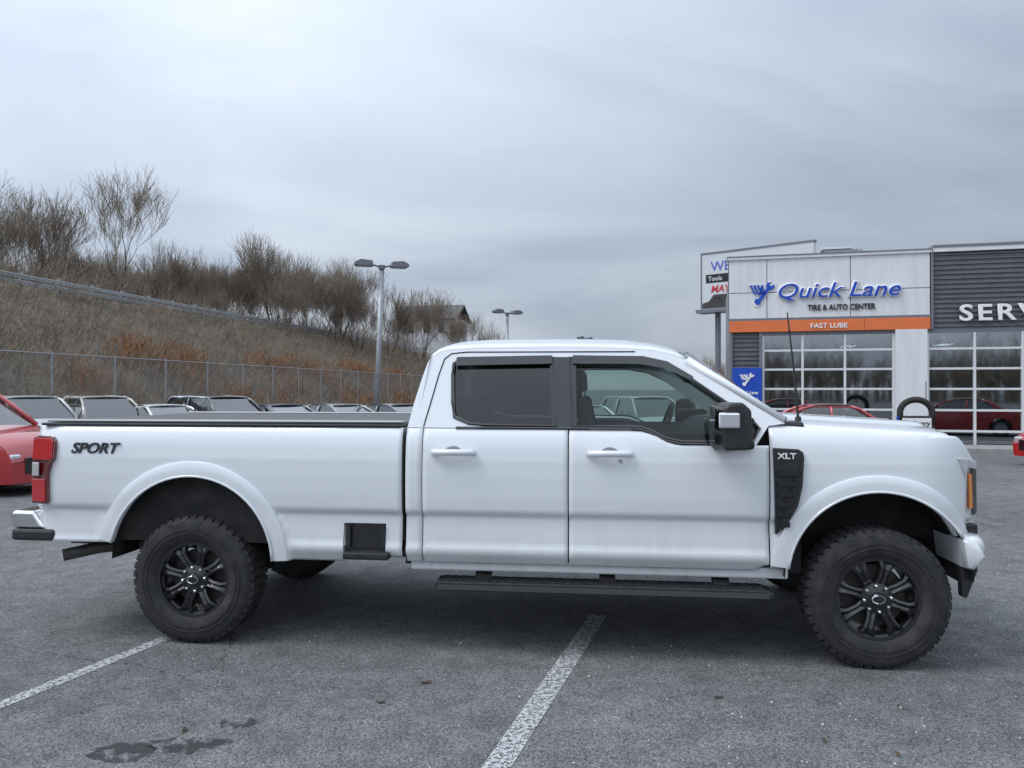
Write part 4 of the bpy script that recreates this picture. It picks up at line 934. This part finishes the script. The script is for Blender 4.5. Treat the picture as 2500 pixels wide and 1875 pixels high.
# mirrors
for far in (0, 1):
    Y = (lambda y: y) if not far else (lambda y: TW-y)
    mr = MB().prism([(3.33,1.335), (3.355,1.325), (3.47,1.33), (3.50,1.36), (3.49,1.56), (3.44,1.605), (3.36,1.595), (3.335,1.57)], lambda a, b, t: (a + .05*(t < -.12), Y(t), b), -.27, -.03).build('mirror', M_BLACK, fdoor[far], bevel=.03, seg=3)
    MB().box(3.352, 3.60, min(Y(-.05), Y(.10)), max(Y(-.05), Y(.10)), 1.315, 1.375).build('mirror_arm', M_BLACK, fdoor[far], bevel=.02)
    MB().box(3.352, 3.60, min(Y(-.05), Y(.10)), max(Y(-.05), Y(.10)), 1.46, 1.51).build('mirror_arm', M_BLACK, fdoor[far], bevel=.02)
    MB().box(3.352, 3.470, min(Y(-.292), Y(-.262)), max(Y(-.292), Y(-.262)), 1.455, 1.545).build('mirror_lamp', M_CLEAR, mr, bevel=.012)
    MB().face([(3.328,Y(-.055),1.44), (3.334,Y(-.235),1.44), (3.338,Y(-.235),1.575), (3.332,Y(-.055),1.575)]).build('mirror_glass', mat('mirror', (.85,.86,.87), .02, 1.0) if 'mirror' not in MATS else MATS['mirror'], mr)
    MB().face([(3.328,Y(-.055),1.35), (3.334,Y(-.235),1.35), (3.334,Y(-.235),1.42), (3.328,Y(-.055),1.42)]).build('convex_mirror', MATS['mirror'], mr)
# antenna
MB().lathe([(0,0), (.022,0), (.018,.03), (0,.035)], 14, c=(3.93,.28,1.475), axis='z').build('antenna_base', M_BLACK, tk)
MB().tube([(3.93,.28,1.50), (3.905,.28,1.80), (3.865,.28,2.17)], [.008,.0065,.004], 6).build('antenna', M_BLACK, tk)
# cabin
def seat(s, y, parent=tk):
    st = MB().box(s-.25, s+.25, y-.25, y+.25, .95, 1.12).build('seat', M_SEAT, parent, bevel=.05, seg=3)
    MB().prism([(s-.30,1.08), (s-.16,1.08), (s-.28,1.63), (s-.36,1.62)], lambda a, b, t: (a, t, b), y-.24, y+.24).build('seat_back', M_SEAT, st, bevel=.04, seg=3)
    MB().prism([(s-.385,1.66), (s-.30,1.66), (s-.31,1.82), (s-.375,1.82)], lambda a, b, t: (a, t, b), y-.13, y+.13).build('headrest', M_SEAT, st, bevel=.03, seg=3)
for y in (.50, TW-.50): seat(2.88, y); seat(2.02, y)
MB().prism([(3.30,1.05), (3.32,1.36), (3.45,1.46), (3.86,1.45), (3.86,1.0)], lambda a, b, t: (a, t, b), .14, TW-.14).build('dashboard', M_DASH, tk, bevel=.03)
MB().tube([(3.20+.06*math.sin(2*math.pi*k/24), TW-.52+.19*math.cos(2*math.pi*k/24), 1.38+.18*math.sin(2*math.pi*k/24)) for k in range(24)], .016, 8, closed=True).build('steering_wheel', M_BLACK, tk, smooth=True)
MB().bar((3.20,TW-.52,1.38), (3.40,TW-.52,1.34), .08, .08).build('steering_column', M_BLACK, tk)
MB().box(3.30, 3.33, TW/2-.12, TW/2+.12, 1.73, 1.80).build('inner_mirror', M_BLACK, tk, bevel=.02)
# running boards
for far in (0, 1):
    y0, y1 = (-.02, .15) if not far else (TW-.15, TW+.02)
    rb = MB().prism([(1.64,.468), (3.66,.468), (3.715,.452), (3.725,.428), (3.70,.408), (1.66,.408), (1.635,.43)], lambda a, b, t: (a, t, b), y0, y1).build('running_board', M_BLACK, tk, bevel=.008)
    m = MB()
    for k in range(38):
        for j in range(3): m.box(1.68+.052*k+(.02 if j == 1 else 0), 1.72+.052*k+(.02 if j == 1 else 0), y0+.012+j*.05, y0+.05+j*.05, .468, .474)
    m.build('tread_pattern', M_BLACK, rb)
    MB().box(1.655, 3.69, (y0-.004) if not far else y1, y0 if not far else y1+.004, .418, .45).build('edge_trim', mat('worn edge', (.06,.06,.062), .5) if 'worn edge' not in MATS else MATS['worn edge'], rb)
    for s in (1.93, 2.72, 3.42):
        ya_, yb_ = (.06, .40) if not far else (TW-.40, TW-.06)
        MB().bar((s, .07 if not far else TW-.07, .46), (s, .34 if not far else TW-.34, .60), .10, .035).build('bracket', M_UNDER, rb)
# bed side step
bs = MB().box(1.035, 1.305, .045, .10, .62, .812).build('bed_step', M_GBLACK, tk)
MB().box(1.04, 1.34, -.035, .12, .592, .640).build('step_pad', M_BLACK, bs, bevel=.012)
MB().bar((1.06,.03,.66), (1.06,.03,.80), .03, .03).build('step_arm', M_BLACK, bs); MB().bar((1.29,.03,.66), (1.29,.03,.80), .03, .03).build('step_arm', M_BLACK, bs)
# chassis
for y in (.42, TW-.50): MB().box(-1.15, 4.85, y, y+.08, .56, .74).build('frame_rail', M_UNDER, tk)
MB().tube([(0,.25,.42), (0,TW-.25,.42)], .055, 12).build('axle', M_UNDER, tk); MB().lathe([(0,-.17), (.12,-.13), (.18,0), (.12,.13), (0,.17)], 16, c=(0,TW/2,.42)).build('differential', M_UNDER, tk, smooth=True)
MB().tube([(FA,.25,.43), (FA,TW-.25,.43)], .05, 12).build('axle', M_UNDER, tk); MB().lathe([(0,-.15), (.11,-.11), (.16,0), (.11,.11), (0,.15)], 16, c=(FA,TW/2+.3,.43)).build('differential', M_UNDER, tk, smooth=True)
MB().tube([(0,TW/2,.45), (2.4,TW/2,.56), (4.2,TW/2+.3,.48)], .045, 10).build('drive_shaft', M_UNDER, tk)
MB().tube([(2.9,.62,.52), (.9,.60,.52), (.5,.55,.56), (-.4,.42,.60), (-.85,.30,.56), (-1.02,.16,.53)], .042, 12).build('exhaust_pipe', mat('exhaust steel', (.10,.095,.09), .6, .6), tk, smooth=True)
MB().box(1.5, 3.2, .55, 1.5, .50, .58).build('transmission_cover', M_UNDER, tk); MB().box(1.6, 2.6, .20, .46, .50, .66).build('fuel_tank', M_UNDER, tk, bevel=.03)
MB().box(3.4, 4.1, .6, 1.45, .50, .80).build('oil_pan', M_UNDER, tk); MB().box(-1.28, -.95, TW/2-.05, TW/2+.05, .50, .62).build('hitch', M_UNDER, tk)
# wheels
def wheel(sx, yo, rad, far):
    """yo = outer face plane; the disc looks along -y (near side) or +y (far side)"""
    sg = -1 if not far else 1; rr = .238; wd = .275; k = rad/.42
    Y = lambda d: yo - sg*d                              # d = depth inwards from the outer face
    c = (sx, 0, rad)
    wl = MB().lathe([(rr*.97, Y(.03)), (rr*1.06, Y(.028)), (rr*1.06, Y(.05)), (rr*.93, Y(.06)), (rr*.90, Y(.22)), (rr*.98, Y(.26))], 56, c=c).build('wheel', M_RIM, tk, smooth=True, auto=40)
    tp = [(rr*1.03,.035), (rr*1.09,.018), (rr*1.22,.004), (rr*1.38,.0), (rad*.885,.004), (rad*.925,.010), (rad*.965,.026), (rad-.012,.045), (rad-.012,wd-.045), (rad*.95,wd-.02), (rad*.85,wd), (rr*1.1,wd-.02), (rr*1.0,wd-.04)]
    ty = MB().lathe([(r, Y(d)) for r, d in tp], 72, c=c).build('tyre', M_RUB, wl, smooth=True, auto=55)
    for r_ in (rr*1.30, rad*.80): MB().tube([(sx+r_*math.cos(2*math.pi*j/60), Y(-.001), rad+r_*math.sin(2*math.pi*j/60)) for j in range(60)], .0035, 5, closed=True).build('sidewall_rib', M_RUB, ty)
    m = MB()
    for j in range(64):
        if j % 8 in (6, 7): continue
        t = 2*math.pi*j/64; u_ = Vector((math.cos(t), 0, math.sin(t))); cc = Vector((sx, 0, rad)); a_ = cc + u_*(rad*.715); b_ = cc + u_*(rad*.775)
        m.bar((a_.x, Y(.001), a_.z), (b_.x, Y(.001), b_.z), .009, .006, up=(0,1,0))
    m.build('sidewall_ridge', M_RUB, ty)
    # tread blocks
    m = MB(); nb = 46
    def blk(t0, t1, d0, d1, r0, r1, skew=0):
        i = len(m.v)
        for rr_ in (r0, r1):
            for (tt, dd) in ((t0, d0), (t1, d0), (t1+skew, d1), (t0+skew, d1)): m.v.append((sx+rr_*math.cos(tt), Y(dd), rad+rr_*math.sin(tt)))
        m.f.extend(tuple(i+q for q in f) for f in ((0,1,2,3),(7,6,5,4),(0,4,5,1),(1,5,6,2),(2,6,7,3),(3,7,4,0)))
    for j in range(nb):
        t = 2*math.pi*j/nb; dt = 2*math.pi/nb
        blk(t+dt*.10, t+dt*.86, .030, .078, rad-.020, rad, .03)
        blk(t+dt*.45, t+dt*1.20, .088, .128, rad-.020, rad, -.03); blk(t+dt*.15, t+dt*.90, .138, .180, rad-.020, rad, .03)
        blk(t+dt*.35, t+dt*1.10, .192, .245, rad-.020, rad, -.03)
        # shoulder lugs
        ln = .052 if j % 2 else .034; i = len(m.v)
        for (tt) in (t+dt*.14, t+dt*.80):
            for (r_, d_) in ((rad-.003,.034), (rad-ln,.009), (rad-ln,.018), (rad-.012,.050)): m.v.append((sx+r_*math.cos(tt), Y(d_-.004), rad+r_*math.sin(tt)))
        m.f.extend(tuple(i+q for q in f) for f in ((0,1,5,4),(1,2,6,5),(2,3,7,6),(3,0,4,7),(0,3,2,1),(4,5,6,7)))
    m.build('tread', M_RUB, ty)
    # spokes: eight pairs with deep pockets
    ns = 8
    for j in range(ns):
        t = 2*math.pi*(j+.5)/ns + .12; m = MB(); u_ = Vector((math.cos(t), 0, math.sin(t))); v_ = Vector((-math.sin(t), 0, math.cos(t))); cc = Vector((sx, 0, rad))
        def P(r, wv, d): q = cc + u_*r + v_*wv; return (q.x, Y(d), q.z)
        ring = [(.070,.034,.055), (.130,.026,.040), (.185,.030,.034), (.226,.052,.045)]
        rows_ = []
        for r, hw_, d in ring: rows_.append([P(r, -hw_, d+.05), P(r, -hw_, d+.008), P(r, -hw_*.55, d), P(r, 0, d+.012), P(r, hw_*.55, d), P(r, hw_, d+.008), P(r, hw_, d+.05)])
        m.grid(rows_); m.build('spoke', M_RIM, wl, smooth=False)
    MB().lathe([(0, Y(.034)), (.050, Y(.034)), (.062, Y(.042)), (.092, Y(.050)), (.098, Y(.09))], 36, c=c).build('hub', M_RIM, wl, smooth=True, auto=40)
    cp = MB().lathe([(0, Y(.020)), (.034, Y(.020)), (.040, Y(.026)), (.042, Y(.036))], 30, c=c).build('centre_cap', M_GBLACK, wl, smooth=True, auto=40)
    MB().tube([(sx+.037*math.cos(2*math.pi*j/30), Y(.021), rad+.024*math.sin(2*math.pi*j/30)) for j in range(30)], .0032, 5, closed=True).build('cap_ring', M_CHROME, cp)
    for j in range(8):
        t = 2*math.pi*j/8 + .12; MB().lathe([(0, Y(.026)), (.008, Y(.027)), (.0115, Y(.034)), (.0115, Y(.055))], 8, c=(sx+.078*math.cos(t), 0, rad+.078*math.sin(t))).build('lug_nut', M_CHROME if j % 2 == 0 else M_STEEL, wl, smooth=True)
    MB().lathe([(0, Y(.13)), (.19, Y(.13)), (.19, Y(.15))], 30, c=c).build('brake_disc', mat('brake disc', (.09,.085,.08), .6, .5) if 'brake disc' not in MATS else MATS['brake disc'], wl)
for sx in (0.0, FA):
    wheel(sx, .005, .42, 0); wheel(sx, TW-.005, .42, 1)
